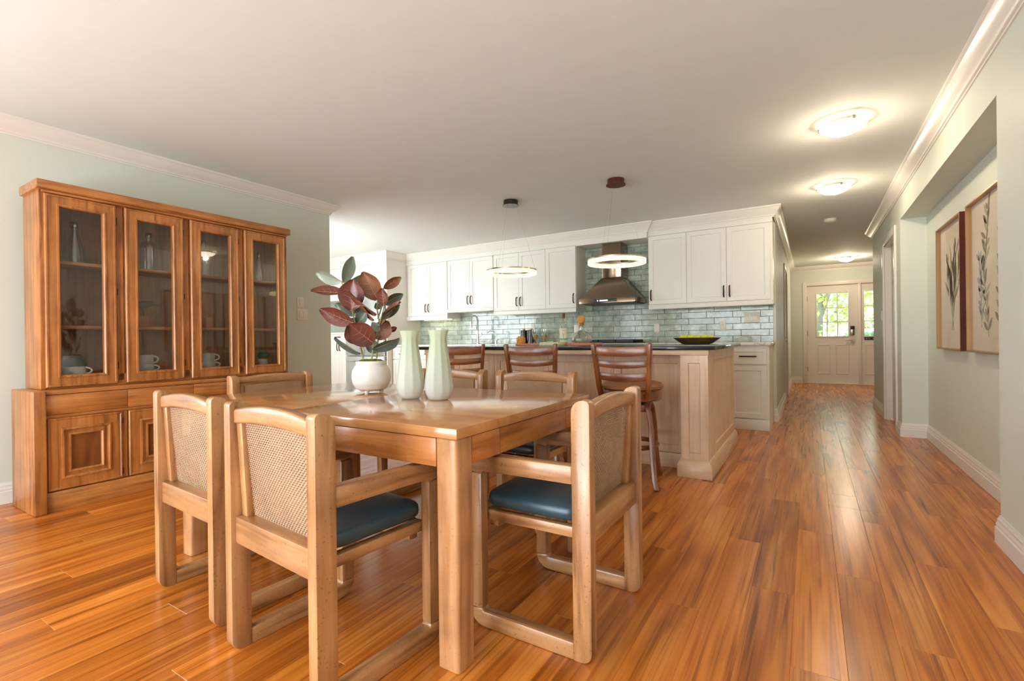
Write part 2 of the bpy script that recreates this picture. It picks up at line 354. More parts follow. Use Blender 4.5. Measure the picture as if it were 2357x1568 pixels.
def mould(path, prof, side):
    """moulding swept along a floor-plan path; profile (distance from wall, height), mitred at the corners"""
    P = [Vector(p) for p in path]; vs = []; fs = []; n = len(prof)
    for i, p in enumerate(P):
        d = []
        if i > 0: d.append((P[i]-P[i-1]).normalized())
        if i < len(P)-1: d.append((P[i+1]-P[i]).normalized())
        nn = [Vector((-t.y, t.x))*side for t in d]
        if len(nn) == 2:
            m_ = (nn[0]+nn[1]); m_ = m_/(1+nn[0].dot(nn[1]))
        else: m_ = nn[0]
        for (q, z) in prof: vs.append((p.x+m_.x*q, p.y+m_.y*q, z))
    for i in range(len(P)-1):
        for k in range(n): fs.append((i*n+k, i*n+(k+1) % n, (i+1)*n+(k+1) % n, (i+1)*n+k))
    fs += [tuple(range(n))[::-1], tuple((len(P)-1)*n+k for k in range(n))]
    return MB().add(vs, fs)
# ------------------------------------------------------------------ the room
H = 2.455
XL, XR, YB, YK = -4.36, 0.765, -2.8, 6.45     # left wall, right wall, wall behind, kitchen wall
XA, YA0, YA1, ZA = 0.965, 3.17, 6.05, 2.13    # alcove back, near and far end, header
XH = -0.335; YD = 11.97; YE = 8.45            # hall left wall face, entrance wall, end of hall right wall
XK = -7.6
# floor: planks
floor = struct('floor', MB().box(XK, 3.0, YB, YD+0.1, -0.06, -0.004), 'subfloor', 'orange brown acacia plank floor running through dining room and hall', 'floor')
regions = [(XL, XA, YB, 3.4), (XK, XA, 3.4, YK), (XH, XA, YK, YE), (XH, 2.6, YE, YD)]
full = None; cand = []; i0 = math.floor((XK-PX0)/PW); i1 = math.ceil((2.6-PX0)/PW)
for i in range(i0, i1):
    x0, x1 = PX0+i*PW, PX0+(i+1)*PW; xm = (x0+x1)/2
    off = ((i*0.3819) % 1.0)*PL
    j = math.floor((YB+off)/PL)
    while True:
        y0 = j*PL-off; y1 = y0+PL; j += 1
        if y0 > YD: break
        for (rx0, rx1, ry0, ry1) in regions:
            a0, a1, b0, b1 = max(x0, rx0), min(x1, rx1), max(y0, ry0), min(y1, ry1)
            if a1-a0 < 0.004 or b1-b0 < 0.004: continue
            cx, cy = (a0+a1)/2, (b0+b1)/2
            dp = -(cx)*math.sin(YAW)+cy*math.cos(YAW); lat = cx*math.cos(YAW)+cy*math.sin(YAW)
            vis = dp > 0.25 and abs(lat) < 1.2*dp+0.6 and cy > 0.1
            if cx < -4.36 and cy < 5.7: vis = vis and cx > -5.2
            if 3.9 < cy < 4.9 and -3.2 < cx < -0.7: vis = False
            size = (a1-a0)*(b1-b0)/max(dp, 0.3)**2 if vis else 0
            cand.append((size, a0, a1, b0, b1))
cand.sort(key=lambda c: -c[0])
def plank_geo(mb, hx, hy, cx=0, cy=0):
    e = 0.0011
    mb.add([(cx-hx, cy-hy, -0.004), (cx+hx, cy-hy, -0.004), (cx+hx, cy+hy, -0.004), (cx-hx, cy+hy, -0.004),
            (cx-hx, cy-hy, -0.0012), (cx+hx, cy-hy, -0.0012), (cx+hx, cy+hy, -0.0012), (cx-hx, cy+hy, -0.0012),
            (cx-hx+e, cy-hy+e, 0), (cx+hx-e, cy-hy+e, 0), (cx+hx-e, cy+hy-e, 0), (cx-hx+e, cy+hy-e, 0)],
           [(8, 9, 10, 11), (4, 5, 9, 8), (5, 6, 10, 9), (6, 7, 11, 10), (7, 4, 8, 11), (0, 1, 5, 4), (1, 2, 6, 5), (2, 3, 7, 6), (3, 0, 4, 7)])
cache = {}; rest = MB()
for k, (size, a0, a1, b0, b1) in enumerate(cand):
    hx, hy, cx, cy = (a1-a0)/2, (b1-b0)/2, (a0+a1)/2, (b0+b1)/2
    if size > 0 and k < 300:
        key = (round(hx, 4), round(hy, 4))
        if key not in cache:
            b = MB(); plank_geo(b, hx, hy); cache[key] = b.mesh('plank', 'floor', 0, 2, 0)
        o = bpy.data.objects.new('plank', cache[key]); C.objects.link(o); o.parent = floor; o.location = (cx, cy, 0)
    else: plank_geo(rest, hx, hy, cx, cy)
o = rest.build('plank', 'floor', floor, 0, 2, 0); o['kind'] = 'stuff'
# ceiling and walls
struct('ceiling', MB().box(XK-0.1, 3.0, YB-0.1, YD+0.1, H, H+0.1), 'ceil', 'smooth warm white painted ceiling over the whole space', 'ceiling')
struct('wall_left', MB().box(XL-0.12, XL, 0.4, 3.40, 0, H).box(XL-0.12, XL, YB, -1.95, 0, H).box(XL-0.12, XL, -1.95, -0.05, 0, 0.7).box(XL-0.12, XL, -1.95, -0.05, 2.0, H).box(XL-0.12, XL, -0.05, 0.4, 0, H), 'wall', 'pale sage wall behind the glass-fronted hutch')
struct('wall_back', MB().box(XL-0.12, -3.45, YB-0.12, YB, 0, H).box(-0.35, XR+0.35, YB-0.12, YB, 0, H).box(-3.45, -0.35, YB-0.12, YB, 2.12, H), 'wall', 'sage wall with patio door opening behind the viewer')
struct('wall_kitchen_near', MB().box(XK, XL-0.12, 3.28, 3.40, 0, 0.92).box(XK, XL-0.12, 3.28, 3.40, 2.08, H).box(XK, -7.05, 3.28, 3.40, 0.92, 2.08).box(-5.15, XL-0.12, 3.28, 3.40, 0.92, 2.08), 'wall', 'sage kitchen wall with window opposite the refrigerator')
struct('wall_kitchen_end', MB().box(XK-0.1, XK, 3.28, YK, 0, H), 'wall', 'sage wall closing the far left end of kitchen')
kwall = struct('wall_kitchen', MB().box(XK, XH-0.12, YK, YK+0.12, 0, H).box(-5.84, -0.362, YK-0.004, YK, 0.93, 1.42).box(-2.75, -1.70, YK-0.004, YK, 1.38, 2.30), 'wall', 'kitchen back wall with glazed sage subway tile backsplash')
kwall.data.materials.append(M['grout'])
for p in kwall.data.polygons:
    if p.center.y < YK-0.001: p.material_index = 1
struct('wall_hall_left', MB().box(XH-0.12, XH, YK, 8.62, 0, H).box(XH-0.12, XH, 9.45, YD, 0, H).box(XH-0.12, XH, 8.62, 9.45, 2.05, H), 'wall', 'sage hallway wall beside the white end cabinet')
struct('wall_hall_right', MB().box(XR, XA+0.1, YB, YA0, 0, H).box(XR, XA+0.1, YA0, YA1, ZA, H).box(XA, XA+0.1, YA0, YA1, 0, ZA)
       .box(XR, XA+0.1, YA1, 6.36, 0, H).box(XR, XR+0.12, 6.36, 7.22, 2.05, H).box(XR, XR+0.12, 7.22, YE, 0, H), 'wall', 'pale sage right wall with picture alcove and hall doorway')
struct('wall_entrance_right', MB().box(XR+0.12, 2.7, YE-0.1, YE, 0, H).box(2.6, 2.7, YE, YD, 0, H), 'wall', 'sage foyer wall hidden beyond the hallway corner')
# entrance wall with door and sidelight openings
DX0, DX1, SX0, SX1, DZ = -0.045, 0.835, 0.885, 1.255, 2.045
struct('wall_entrance', MB().box(XH-0.12, DX0, YD, YD+0.15, 0, H).box(DX1, SX0, YD, YD+0.15, 0, DZ).box(SX1, 2.7, YD, YD+0.15, 0, H).box(DX0, SX1, YD, YD+0.15, DZ, H), 'wall', 'khaki sage entrance wall around the white front door')
# crown mouldings
def crown_prof(s=1.0, p=0.085, h=0.105):
    return [(0, H), (p, H), (p, H-0.014*s), (p*0.86, H-0.022), (p*0.74, H-0.040), (p*0.52, H-0.060), (p*0.30, H-h*0.70), (p*0.22, H-h*0.78), (p*0.22, H-h*0.86), (p*0.10, H-h*0.9), (p*0.10, H-h), (0, H-h)]
cl = mould([(XL, YB+0.02), (XL, 3.40), (XK, 3.40)], crown_prof(), -1)
struct('trim_1', cl, 'trim', 'white crown moulding along the left wall above hutch', 'crown moulding', None, 0, 25)
struct('trim_2', mould([(XR, YB+0.02), (XR, YE), (XR+1.8, YE)], crown_prof(), 1), 'trim', 'white crown moulding along the right wall above picture alcove', 'crown moulding', None, 0, 25)
struct('trim_3', mould([(XH, YK-0.30), (XH, YD), (2.6, YD)], crown_prof(1, 0.08, 0.10), -1), 'trim', 'white crown moulding around the entrance hall', 'crown moulding', None, 0, 25)
# baseboards
def base_prof(h=0.135):
    return [(0, 0), (0.018, 0), (0.018, h*0.56), (0.013, h*0.60), (0.015, h*0.68), (0.010, h*0.78), (0.011, h*0.86), (0.005, h*0.94), (0.004, h), (0, h)]
struct('baseboard_left', mould([(XL, YB+0.02), (XL, 3.40), (XK, 3.40)], base_prof(), -1), 'trim', 'white baseboard along left wall beside the hutch', 'baseboard', None, 0, 25)
struct('baseboard_right', mould([(XR, YB+0.02), (XR, YA0), (XA, YA0), (XA, YA1), (XR, YA1), (XR, 6.28)], base_prof(), 1), 'trim', 'stepped white baseboard around the picture alcove', 'baseboard', None, 0, 25)
struct('baseboard_hall_right', mould([(XR, 7.30), (XR, YE), (XR+1.5, YE)], base_prof(), 1), 'trim', 'white baseboard beyond the hallway doorway on right', 'baseboard', None, 0, 25)
struct('baseboard_hall_left', mould([(-0.365, YK), (XH, YK), (XH, 8.54)], base_prof(0.15), -1), 'trim', 'white baseboard along hall wall beside end cabinet', 'baseboard', None, 0, 25)
struct('baseboard_entrance', mould([(XH, 9.53), (XH, YD), (DX0-0.09, YD)], base_prof(), -1), 'trim', 'white baseboard left of the front door', 'baseboard', None, 0, 25)
# windows behind the viewer: patio door, side window, kitchen window
def window(name, label, x0, x1, z0, z1, mtx, nx):
    t = thing(name, label, 'window', kind='structure')
    m = MB(mtx); f = 0.06
    m.box(x0, x1, -0.06, 0.0, z0, z0+f).box(x0, x1, -0.06, 0, z1-f, z1).box(x0, x0+f, -0.06, 0, z0, z1).box(x1-f, x1, -0.06, 0, z0, z1)
    for k in range(1, nx): xx = x0+(x1-x0)*k/nx; m.box(xx-f/2, xx+f/2, -0.05, 0.0, z0, z1)
    m.build('window_frame', 'trim', t, 0.004)
    MB(mtx).box(x0+f, x1-f, -0.09, -0.085, z0+f, z1-f).build('pane', 'pane', t)
window('window_1', 'wide glazed patio door behind the viewer', -3.45, -0.35, 0.0, 2.12, Matrix.Translation((0, YB, 0)), 3)
window('window_2', 'white framed window in left wall behind the viewer', 0.05, 1.95, 0.7, 2.0, Matrix.Translation((XL, 0, 0)) @ Matrix.Rotation(-PI/2, 4, 'Z'), 2)
window('window_3', 'kitchen window facing the refrigerator', -7.05, -5.15, 0.92, 2.08, Matrix.Translation((0, 3.40, 0)), 2)
# ------------------------------------------------------------------ front door with sidelight
def door_slab(name, label, x0, x1, glass, panels, nx, nz):
    t = thing(name, label, 'door', ((x0+x1)/2, YD, 0), kind='structure'); w2 = (x1-x0)/2
    g0, g1, gz0, gz1 = glass[0]-(x0+x1)/2, glass[1]-(x0+x1)/2, glass[2], glass[3]
    y0, y1 = 0.03, 0.075
    m = MB().box(-w2, g0, y0, y1, 0.02, DZ).box(g1, w2, y0, y1, 0.02, DZ).box(g0, g1, y0, y1, 0.02, gz0).box(g0, g1, y0, y1, gz1, DZ)
    m.build('slab', 'door', t)
    fr = MB(); e = 0.028
    fr.box(g0-e, g0, y0-0.012, y0, gz0-e, gz1+e).box(g1, g1+e, y0-0.012, y0, gz0-e, gz1+e).box(g0, g1, y0-0.012, y0, gz0-e, gz0).box(g0, g1, y0-0.012, y0, gz1, gz1+e)
    fr.build('glazing_bead', 'door', t, 0.004)
    for i in range(nx):
        for j in range(nz):
            a0, a1 = g0+(g1-g0)*i/nx, g0+(g1-g0)*(i+1)/nx; b0, b1 = gz0+(gz1-gz0)*j/nz, gz0+(gz1-gz0)*(j+1)/nz
            MB().box(a0+0.006, a1-0.006, 0.046, 0.052, b0+0.006, b1-0.006).build('pane', 'pane', t)
    for i in range(1, nx): MB().box(g0+(g1-g0)*i/nx-0.011, g0+(g1-g0)*i/nx+0.011, 0.04, 0.058, gz0, gz1).build('muntin', 'door', t)
    for j in range(1, nz): MB().box(g0, g1, 0.041, 0.057, gz0+(gz1-gz0)*j/nz-0.011, gz0+(gz1-gz0)*j/nz+0.011).build('muntin', 'door', t)
    for (a0, a1, b0, b1) in panels:
        p = MB(); c = (x0+x1)/2; e = 0.03
        p.add([(a0-c, y0, b0), (a1-c, y0, b0), (a1-c, y0, b1), (a0-c, y0, b1), (a0-c+e*0.4, y0-0.009, b0+e*0.4), (a1-c-e*0.4, y0-0.009, b0+e*0.4), (a1-c-e*0.4, y0-0.009, b1-e*0.4), (a0-c+e*0.4, y0-0.009, b1-e*0.4),
               (a0-c+e, y0-0.002, b0+e), (a1-c-e, y0-0.002, b0+e), (a1-c-e, y0-0.002, b1-e), (a0-c+e, y0-0.002, b1-e)],
              [(0, 1, 5, 4), (1, 2, 6, 5), (2, 3, 7, 6), (3, 0, 4, 7), (4, 5, 9, 8), (5, 6, 10, 9), (6, 7, 11, 10), (7, 4, 8, 11), (8, 9, 10, 11)])
        p.build('raised_panel', 'door', t, 0, 2, 0)
    return t
d1 = door_slab('door_1', 'white front door with nine-light window and keypad lock', DX0, DX1, (0.135, 0.668, 0.99, 1.87), [(0.13, 0.36, 0.20, 0.82), (0.45, 0.69, 0.20, 0.82)], 3, 3)
dc = (DX0+DX1)/2
k = MB().box(0.705-dc, 0.775-dc, -0.002, 0.03, 1.00, 1.19).build('keypad_lock', 'steel', d1, 0.008)
MB().box(0.705-dc, 0.775-dc, -0.006, 0.0, 1.12, 1.19).build('keypad_cover', 'black', k, 0.003)
MB().tube([(0.742-dc, 0.03, 0.91), (0.742-dc, -0.02, 0.91)], 0.032, 14).tube([(0.742-dc, -0.03, 0.91), (0.62-dc, -0.035, 0.905)], 0.011, 8).build('door_handle', 'steel', d1)
for z in (0.30, 1.05, 1.78): MB().box(DX0-dc-0.012, DX0-dc+0.012, 0.012, 0.03, z-0.05, z+0.05).build('hinge', 'gold', d1, 0.003)
d2 = door_slab('window_4', 'narrow white sidelight with letter slot right of front door', SX0, SX1, (0.94, 1.20, 0.99, 1.885), [(0.94, 1.20, 0.20, 0.82)], 1, 3)
sc = (SX0+SX1)/2
ls = MB().box(0.935-sc, 1.17-sc, 0.018, 0.03, 0.905, 0.96).build('letter_slot', 'bronze', d2, 0.003)
for i in range(4): MB().tube([(0.965+i*0.055-sc, 0.02, 0.932), (0.965+i*0.055-sc, 0.012, 0.932)], 0.010, 8).build('rivet', 'chrome', ls)
stk = MB().tube([(1.055-sc+0.062*math.cos(a*PI/10), 0.04, 1.15+0.062*math.sin(a*PI/10)) for a in range(0, 11)], 0.006, 6)
stk.tube([(1.055-sc-0.062, 0.04, 1.15), (1.055-sc+0.062, 0.04, 1.15)], 0.006, 6); stk.build('arched_sticker', M['block'], d2)
tr = MB(); cw = 0.075
tr.box(DX0-cw, DX0, YD-0.02, YD, 0, DZ+cw).box(SX1, SX1+cw, YD-0.02, YD, 0, DZ+cw).box(DX0, SX1, YD-0.02, YD, DZ, DZ+cw).box(DX1, SX0, YD-0.015, YD, 0, DZ).box(DX0, SX1, YD-0.02, YD+0.1, 0.0, 0.022)
struct('trim_4', tr, 'door', 'white casing and sill around front door and sidelight', 'door casing', None, 0.004)
# hall doors
def hall_door(name, label, xw, y0, y1, sgn):
    t = thing(name, label, 'door', (xw, (y0+y1)/2, 0), kind='structure'); h = (y1-y0)/2
    MB().box(min(sgn*0.06, sgn*0.1), max(sgn*0.06, sgn*0.1), -h, h, 0.01, 2.04).build('slab', 'door', t, 0.002)
    for a, b in ((-h+0.11, -0.04), (0.04, h-0.11)):
        for z0, z1 in ((0.2, 0.9), (1.05, 1.85)):
            MB().box(min(sgn*0.052, sgn*0.061), max(sgn*0.052, sgn*0.061), a, b, z0, z1).build('raised_panel', 'door', t, 0.006)
    j = MB()
    for a in (-h, h-0.02): j.box(min(0, sgn*0.12), max(0, sgn*0.12), a, a+0.02, 0, 2.05)
    j.box(min(0, sgn*0.12), max(0, sgn*0.12), -h, h, 2.03, 2.05); j.build('jamb', 'door', t)
    c = MB(); q0, q1 = min(0, -sgn*0.02), max(0, -sgn*0.02)
    c.box(q0, q1, -h-0.075, -h+0.005, 0, 2.125).box(q0, q1, h-0.005, h+0.075, 0, 2.125).box(q0, q1, -h, h, 2.045, 2.125); c.build('casing', 'trim', t, 0.005)
    MB().lathe([(0.0, 0), (0.028, 0.002), (0.024, 0.01), (0.012, 0.02), (0.012, 0.035), (0.028, 0.045), (0.028, 0.06), (0.0, 0.07)], 14).build('knob', 'steel', t).matrix_local = Matrix.Translation((sgn*0.06, h-0.08 if sgn < 0 else -h+0.08, 0.93)) @ Matrix.Rotation(-sgn*PI/2, 4, 'Y')
    for z in (0.3, 1.75): MB().box(min(0.02*sgn, 0.055*sgn), max(0.02*sgn, 0.055*sgn), -h+0.02, -h+0.026, z-0.05, z+0.05).build('hinge', 'steel', t)
hall_door('door_2', 'white panelled door in the hallway right wall', XR, 6.36, 7.22, 1)
hall_door('door_3', 'white panelled door in the hallway left wall', XH, 8.62, 9.45, -1)
# ------------------------------------------------------------------ kitchen
def ring_frame(mb, x0, x1, z0, z1, prof):
    """mitred rectangular frame; prof = [(inset, y), ...]"""
    vs = []; fs = []; n = len(prof)
    for (d, y) in prof: vs += [(x0+d, y, z0+d), (x1-d, y, z0+d), (x1-d, y, z1-d), (x0+d, y, z1-d)]
    for i in range(n-1):
        for k in range(4): fs.append((i*4+k, i*4+(k+1) % 4, i*4+4+(k+1) % 4, i*4+4+k))
    return mb.add(vs, fs)
def shaker(mb, x0, x1, z0, z1, y, t=0.02, st=0.055, rec=0.008):
    ring_frame(mb, x0, x1, z0, z1, [(0, y+t), (0, y+0.0015), (0.0015, y), (st, y), (st+0.004, y+rec), ((min(x1-x0, z1-z0))/2-0.0005, y+rec)])
    mb.add([(x0, y+t, z0), (x1, y+t, z0), (x1, y+t, z1), (x0, y+t, z1)], [(0, 1, 2, 3)]); return mb
def pull_v(mb, x, y, z0, z1, r=0.0075):
    return mb.tube([(x, y, z0), (x, y-0.022, z0+0.012), (x, y-0.028, z0+0.03), (x, y-0.028, z1-0.03), (x, y-0.022, z1-0.012), (x, y, z1)], r, 8)
def pull_h(mb, x0, x1, y, z, r=0.0075):
    return mb.tube([(x0, y, z), (x0+0.012, y-0.022, z), (x0+0.03, y-0.028, z), (x1-0.03, y-0.028, z), (x1-0.012, y-0.022, z), (x1, y, z)], r, 8)
def cabinet(name, label, x0, x1, z0, z1, yf, yb, doors=(), drawers=(), group=None, valance=None, plinth=None, frieze=None, cat='cabinet'):
    cx = (x0+x1)/2; t = thing(name, label, cat, (cx, yb, z0), 0, group); T = Matrix.Translation((-cx, -yb, -z0))
    MB(T).box(x0, x1, yf+0.0205, yb-0.001, z0+(valance or 0)*0.3, z1).build('body', 'cab', t)
    for (a, b, c, d, side, hz) in doors:
        g = shaker(MB(T), a+0.0015, b-0.0015, c, d, yf).build('door', 'cab', t)
        if side:
            hx = b-0.032 if side == 'r' else a+0.032
            pull_v(MB(T), hx, yf, hz, hz+0.13).build('handle', 'bronze', g)
    for (a, b, c, d) in drawers:
        g = shaker(MB(T), a+0.0015, b-0.0015, c, d, yf, 0.02, 0.035).build('drawer', 'cab', t)
        pull_h(MB(T), (a+b)/2-0.08, (a+b)/2+0.08, yf, (c+d)/2).build('handle', 'bronze', g)
    if valance: MB(T).box(x0, x1, yf-0.004, yf+0.022, z0, z0+valance-0.002).build('valance', 'cab', t, 0.006)
    if plinth: MB(T).box(x0, x1, yf+0.003, yf+0.025, z0, z0+plinth).build('plinth', 'cab', t, 0.002)
    if frieze: MB(T).box(x0, x1, yf, yf+0.02, frieze, z1).build('frieze', 'cab', t)
    return t
Y1, Y2, ZT = 6.10, 6.15, 2.272
cabinet('wall_cabinet', 'white wall cabinet pair nearest the refrigerator panel', -5.838, -4.957, 1.34, H-0.002, Y1, YK, [(-5.80, -5.38, 1.41, ZT, 'r', 1.47), (-5.38, -4.96, 1.41, ZT, 'l', 1.47)], (), 'white wall cabinets', 0.07, None, ZT+0.003)
cabinet('wall_cabinet', 'shorter white wall cabinet pair above the sink faucet', -4.955, -4.069, 1.442, H-0.002, Y1, YK, [(-4.95, -4.512, 1.50, ZT, 'r', 1.56), (-4.512, -4.072, 1.50, ZT, 'l', 1.56)], (), 'white wall cabinets', 0.06, None, ZT+0.003)
cabinet('wall_cabinet', 'white three-door wall cabinet left of the range hood', -4.067, -2.712, 1.366, H-0.002, Y1, YK, [(-4.062, -3.622, 1.43, ZT, 'r', 1.49), (-3.622, -3.18, 1.43, ZT, 'l', 1.49), (-3.18, -2.714, 1.43, ZT, 'r', 1.49)], (), 'white wall cabinets', 0.062, None, ZT+0.003)
cabinet('wall_cabinet', 'white three-door wall cabinet right of the range hood', -1.738, -0.345, 1.358, H-0.002, Y2, YK, [(-1.735, -1.272, 1.42, ZT+0.01, 'l', 1.47), (-1.272, -0.822, 1.42, ZT+0.01, 'r', 1.47), (-0.822, -0.368, 1.42, ZT+0.01, 'l', 1.47)], (), 'white wall cabinets', 0.06, None, ZT+0.013)
struct('trim_5', MB().box(-2.711, -1.739, Y1, YK, 2.265, H-0.002), 'cab', 'white bulkhead bridging the cabinets above range hood', 'bulkhead')
struct('trim_6', mould([(-7.55, 5.64), (-5.836, 5.64), (-5.836, Y1), (-1.735, Y1), (-1.735, Y2), (XH, Y2), (XH, YK)], crown_prof(1, 0.08, 0.12), -1), 'cab', 'white crown moulding running above the kitchen cabinets', 'crown moulding', None, 0, 25)
# tall refrigerator surround
t = thing('refrigerator_surround', 'tall white cabinet surround with doors over the refrigerator', 'cabinet', (-6.65, YK, 0)); T = Matrix.Translation((6.65, -YK, 0))
MB(T).box(-5.858, -5.839, 5.642, YK, 0, H-0.002).build('side_panel', 'cab', t)
MB(T).box(-6.815, -6.797, 5.66, YK, 0, H-0.002).build('divider', 'cab', t)
MB(T).box(-6.797, -5.858, 5.665, YK, 1.81, H-0.002).build('bridge', 'cab', t)
MB(T).box(-7.55, -5.858, 5.643, 5.665, ZT+0.003, H-0.002).build('frieze', 'cab', t)
for a, b, s in ((-6.795, -6.33, 'r'), (-6.33, -5.862, 'l')):
    g = shaker(MB(T), a+0.0015, b-0.0015, 1.82, ZT, 5.643).build('door', 'cab', t); pull_v(MB(T), b-0.03 if s == 'r' else a+0.03, 5.643, 1.86, 1.99).build('handle', 'bronze', g)
t = thing('pantry_cabinet', 'white pantry cabinet with open niche left of refrigerator', 'cabinet', (-7.18, YK, 0)); T = Matrix.Translation((7.18, -YK, 0))
MB(T).box(-7.55, -6.817, 5.665, YK-0.001, 0, 1.13).box(-7.55, -6.817, 5.665, YK-0.001, 1.72, H-0.002).box(-7.55, -6.817, YK-0.08, YK-0.001, 1.13, 1.72).build('body', 'cab', t)
MB(T).box(-7.56, -6.817, 5.63, 5.68, 1.13, 1.16).build('ledge', 'cab', t, 0.003)
for a, b, s in ((-7.55, -7.02, 'r'), (-7.02, -6.818, 'l')):
    g = shaker(MB(T), a+0.002, b-0.002, 0.10, 1.03, 5.644, 0.02, 0.05).build('door', 'cab', t); pull_v(MB(T), b-0.03 if s == 'r' else a+0.03, 5.644, 0.84, 0.98).build('handle', 'bronze', g)
    g = shaker(MB(T), a+0.002, b-0.002, 1.76, ZT, 5.644).build('door', 'cab', t)
g = shaker(MB(T), -7.2, -6.82, 1.035, 1.125, 5.644, 0.02, 0.025).build('drawer', 'cab', t); pull_h(MB(T), -7.12, -6.98, 5.644, 1.08).build('handle', 'bronze', g)
# refrigerator
t = thing('refrigerator', 'stainless french-door refrigerator behind the potted rubber plant', 'refrigerator', (-6.33, 6.05, 0)); T = Matrix.Translation((6.33, -6.05, 0))
MB(T).box(-6.785, -5.872, 5.64, 6.42, 0.03, 1.78).build('body', 'fridge', t, 0.004)
for a, b in ((-6.785, -6.332), (-6.326, -5.872)):
    g = MB(T).box(a, b, 5.585, 5.636, 0.76, 1.775).build('door', 'fridge', t, 0.012)
    hx = -6.37 if a < -6.5 else -6.288
    MB(T).tube([(hx, 5.585, 0.86), (hx, 5.53, 0.89), (hx, 5.53, 1.66), (hx, 5.585, 1.69)], 0.011, 8).build('handle', 'chrome', g)
    if a < -6.5: MB(T).box(-6.66, -6.46, 5.578, 5.587, 1.0, 1.40).build('water_dispenser', 'black', g, 0.006)
g = MB(T).box(-6.785, -5.872, 5.585, 5.636, 0.10, 0.75).build('freezer_drawer', 'fridge', t, 0.012)
MB(T).tube([(-6.72, 5.585, 0.68), (-6.69, 5.53, 0.68), (-5.97, 5.53, 0.68), (-5.94, 5.585, 0.68)], 0.012, 8).build('handle', 'chrome', g)
MB(T).box(-6.78, -5.88, 5.62, 5.66, 0.0, 0.095).build('kick_grille', 'black', t)
# base run and worktop
YF = 5.75
bx = [-5.836, -5.35, -4.76, -3.95, -3.35, -2.70, -1.80, -1.30, -0.758, -0.366]
bl = ['white base cabinet nearest the refrigerator panel', 'white base cabinet second from the refrigerator panel', 'white base cabinet under the sink faucet', 'white base cabinet under the dark canisters', 'white base cabinet left of the cooktop',
      'white base cabinet under the cooktop', 'white base cabinet just right of the cooktop', 'white base cabinet half hidden behind the island end', 'white end base cabinet with drawer beside the hallway']
for i in range(9):
    cabinet('base_cabinet', bl[i], bx[i]+0.001, bx[i+1]-0.001, 0, 0.905, YF, YK, [(bx[i]+0.004, bx[i+1]-(0.02 if i == 8 else 0.004), 0.125, 0.690, None, 0)], [(bx[i]+0.004, bx[i+1]-(0.02 if i == 8 else 0.004), 0.705, 0.872)], 'white base cabinets', None, 0.115)
tag(MB().box(-5.836, -0.345, YF-0.03, YK-0.004, 0.907, 0.937).build('kitchen_worktop', 'marble', None, 0.003), 'white veined quartz worktop along the tiled wall', 'worktop')
# tiles
TH, TW, G = 0.0757, 0.302, 0.004; tcache = {}
def put_tile(x0, x1, z0, z1):
    key = (round(x1-x0, 4), round(z1-z0, 4))
    if key not in tcache:
        a, b = (x1-x0)/2, (z1-z0)/2; tcache[key] = MB().box(-a, a, 0, 0.008, -b, b).mesh('tile', 'tile', 0.0015, 1, 30)
    o = bpy.data.objects.new('tile', tcache[key]); C.objects.link(o); o.parent = kwall
    o.location = ((x0+x1)/2, YK-0.012+rng.uniform(-0.0012, 0.0006), (z0+z1)/2); o.rotation_euler = (rng.uniform(-0.01, 0.01), 0, rng.uniform(-0.004, 0.004))
for r in range(18):
    z0 = 0.938+r*TH; z1 = z0+TH-G
    for (rx0, rx1, zt) in ((-5.838, -2.72, 1.45), (-2.72, -1.73, 2.262), (-1.73, -0.36, 1.40)):
        if z0 > zt: continue
        xs = -5.838-TW*(0.0 if r % 2 else 0.3)
        while xs < rx1:
            a, b = max(xs, rx0, ), min(xs+TW-G, rx1)
            if b-a > 0.012 and xs+TW > rx0:
                # a tile crossing a region edge under the cabinets stays whole
                if rx0 > -5.8 and xs < rx0 and z0 < 1.36: pass
                else:
                    if b == rx1 and rx1 < -0.5 and z0 < 1.36: b = xs+TW-G
                    put_tile(a, b, z0, min(z1, zt))
            xs += TW
# outlets on the backsplash
for (x, z, w_, lab) in ((-1.714, 1.13, 0.07, 'ivory outlet plate on tiles right of the cooktop'), (-0.908, 1.132, 0.07, 'ivory outlet plate on tiles above the fruit bowl'), (-5.43, 1.156, 0.11, 'ivory outlet plate on tiles behind the glass vases'),
                       (-3.58, 1.17, 0.07, 'ivory outlet plate on tiles behind the dark canisters'), (-2.863, 1.144, 0.07, 'ivory outlet plate on tiles behind the corked decanter')):
    t = thing('outlet_plate', lab, 'outlet', (x, YK-0.014, z), 0, 'outlets on the backsplash')
    MB().box(-w_/2, w_/2, -0.006, 0, -0.058, 0.058).build('cover', 'plate', t, 0.003)
    for dz in (-0.026, 0.026): MB().box(-0.017, 0.017, -0.008, -0.005, dz-0.017, dz+0.017).build('socket', 'plate', t, 0.004)
t = thing('switch_plate', 'wide ivory switch plate on tiles at the hallway end', 'switch', (-0.588, YK-0.014, 1.228))
MB().box(-0.082, 0.082, -0.006, 0, -0.06, 0.06).build('cover', 'plate', t, 0.003)
for i in range(3): MB().box(-0.062+i*0.047, -0.032+i*0.047, -0.009, -0.005, -0.033, 0.033).build('rocker', 'plate', t, 0.003)
def wall_switch(label, x, y, z, rz, w_, h, n):
    t = thing('switch_plate', label, 'switch', (x, y, z), rz)
    MB().box(-w_/2, w_/2, -0.007, 0, -h/2, h/2).build('cover', 'plate', t, 0.003)
    for i in range(n):
        c = (i-(n-1)/2)*0.047; MB().box(c-0.015, c+0.015, -0.011, -0.006, -0.032, 0.032).build('rocker', 'ceramic', t, 0.003)
wall_switch('single ivory switch above the double one on left wall', XL, 3.038, 1.402, PI/2, 0.072, 0.106, 1)
wall_switch('double ivory switch plate lower on the left wall', XL, 3.06, 1.279, PI/2, 0.118, 0.110, 2)
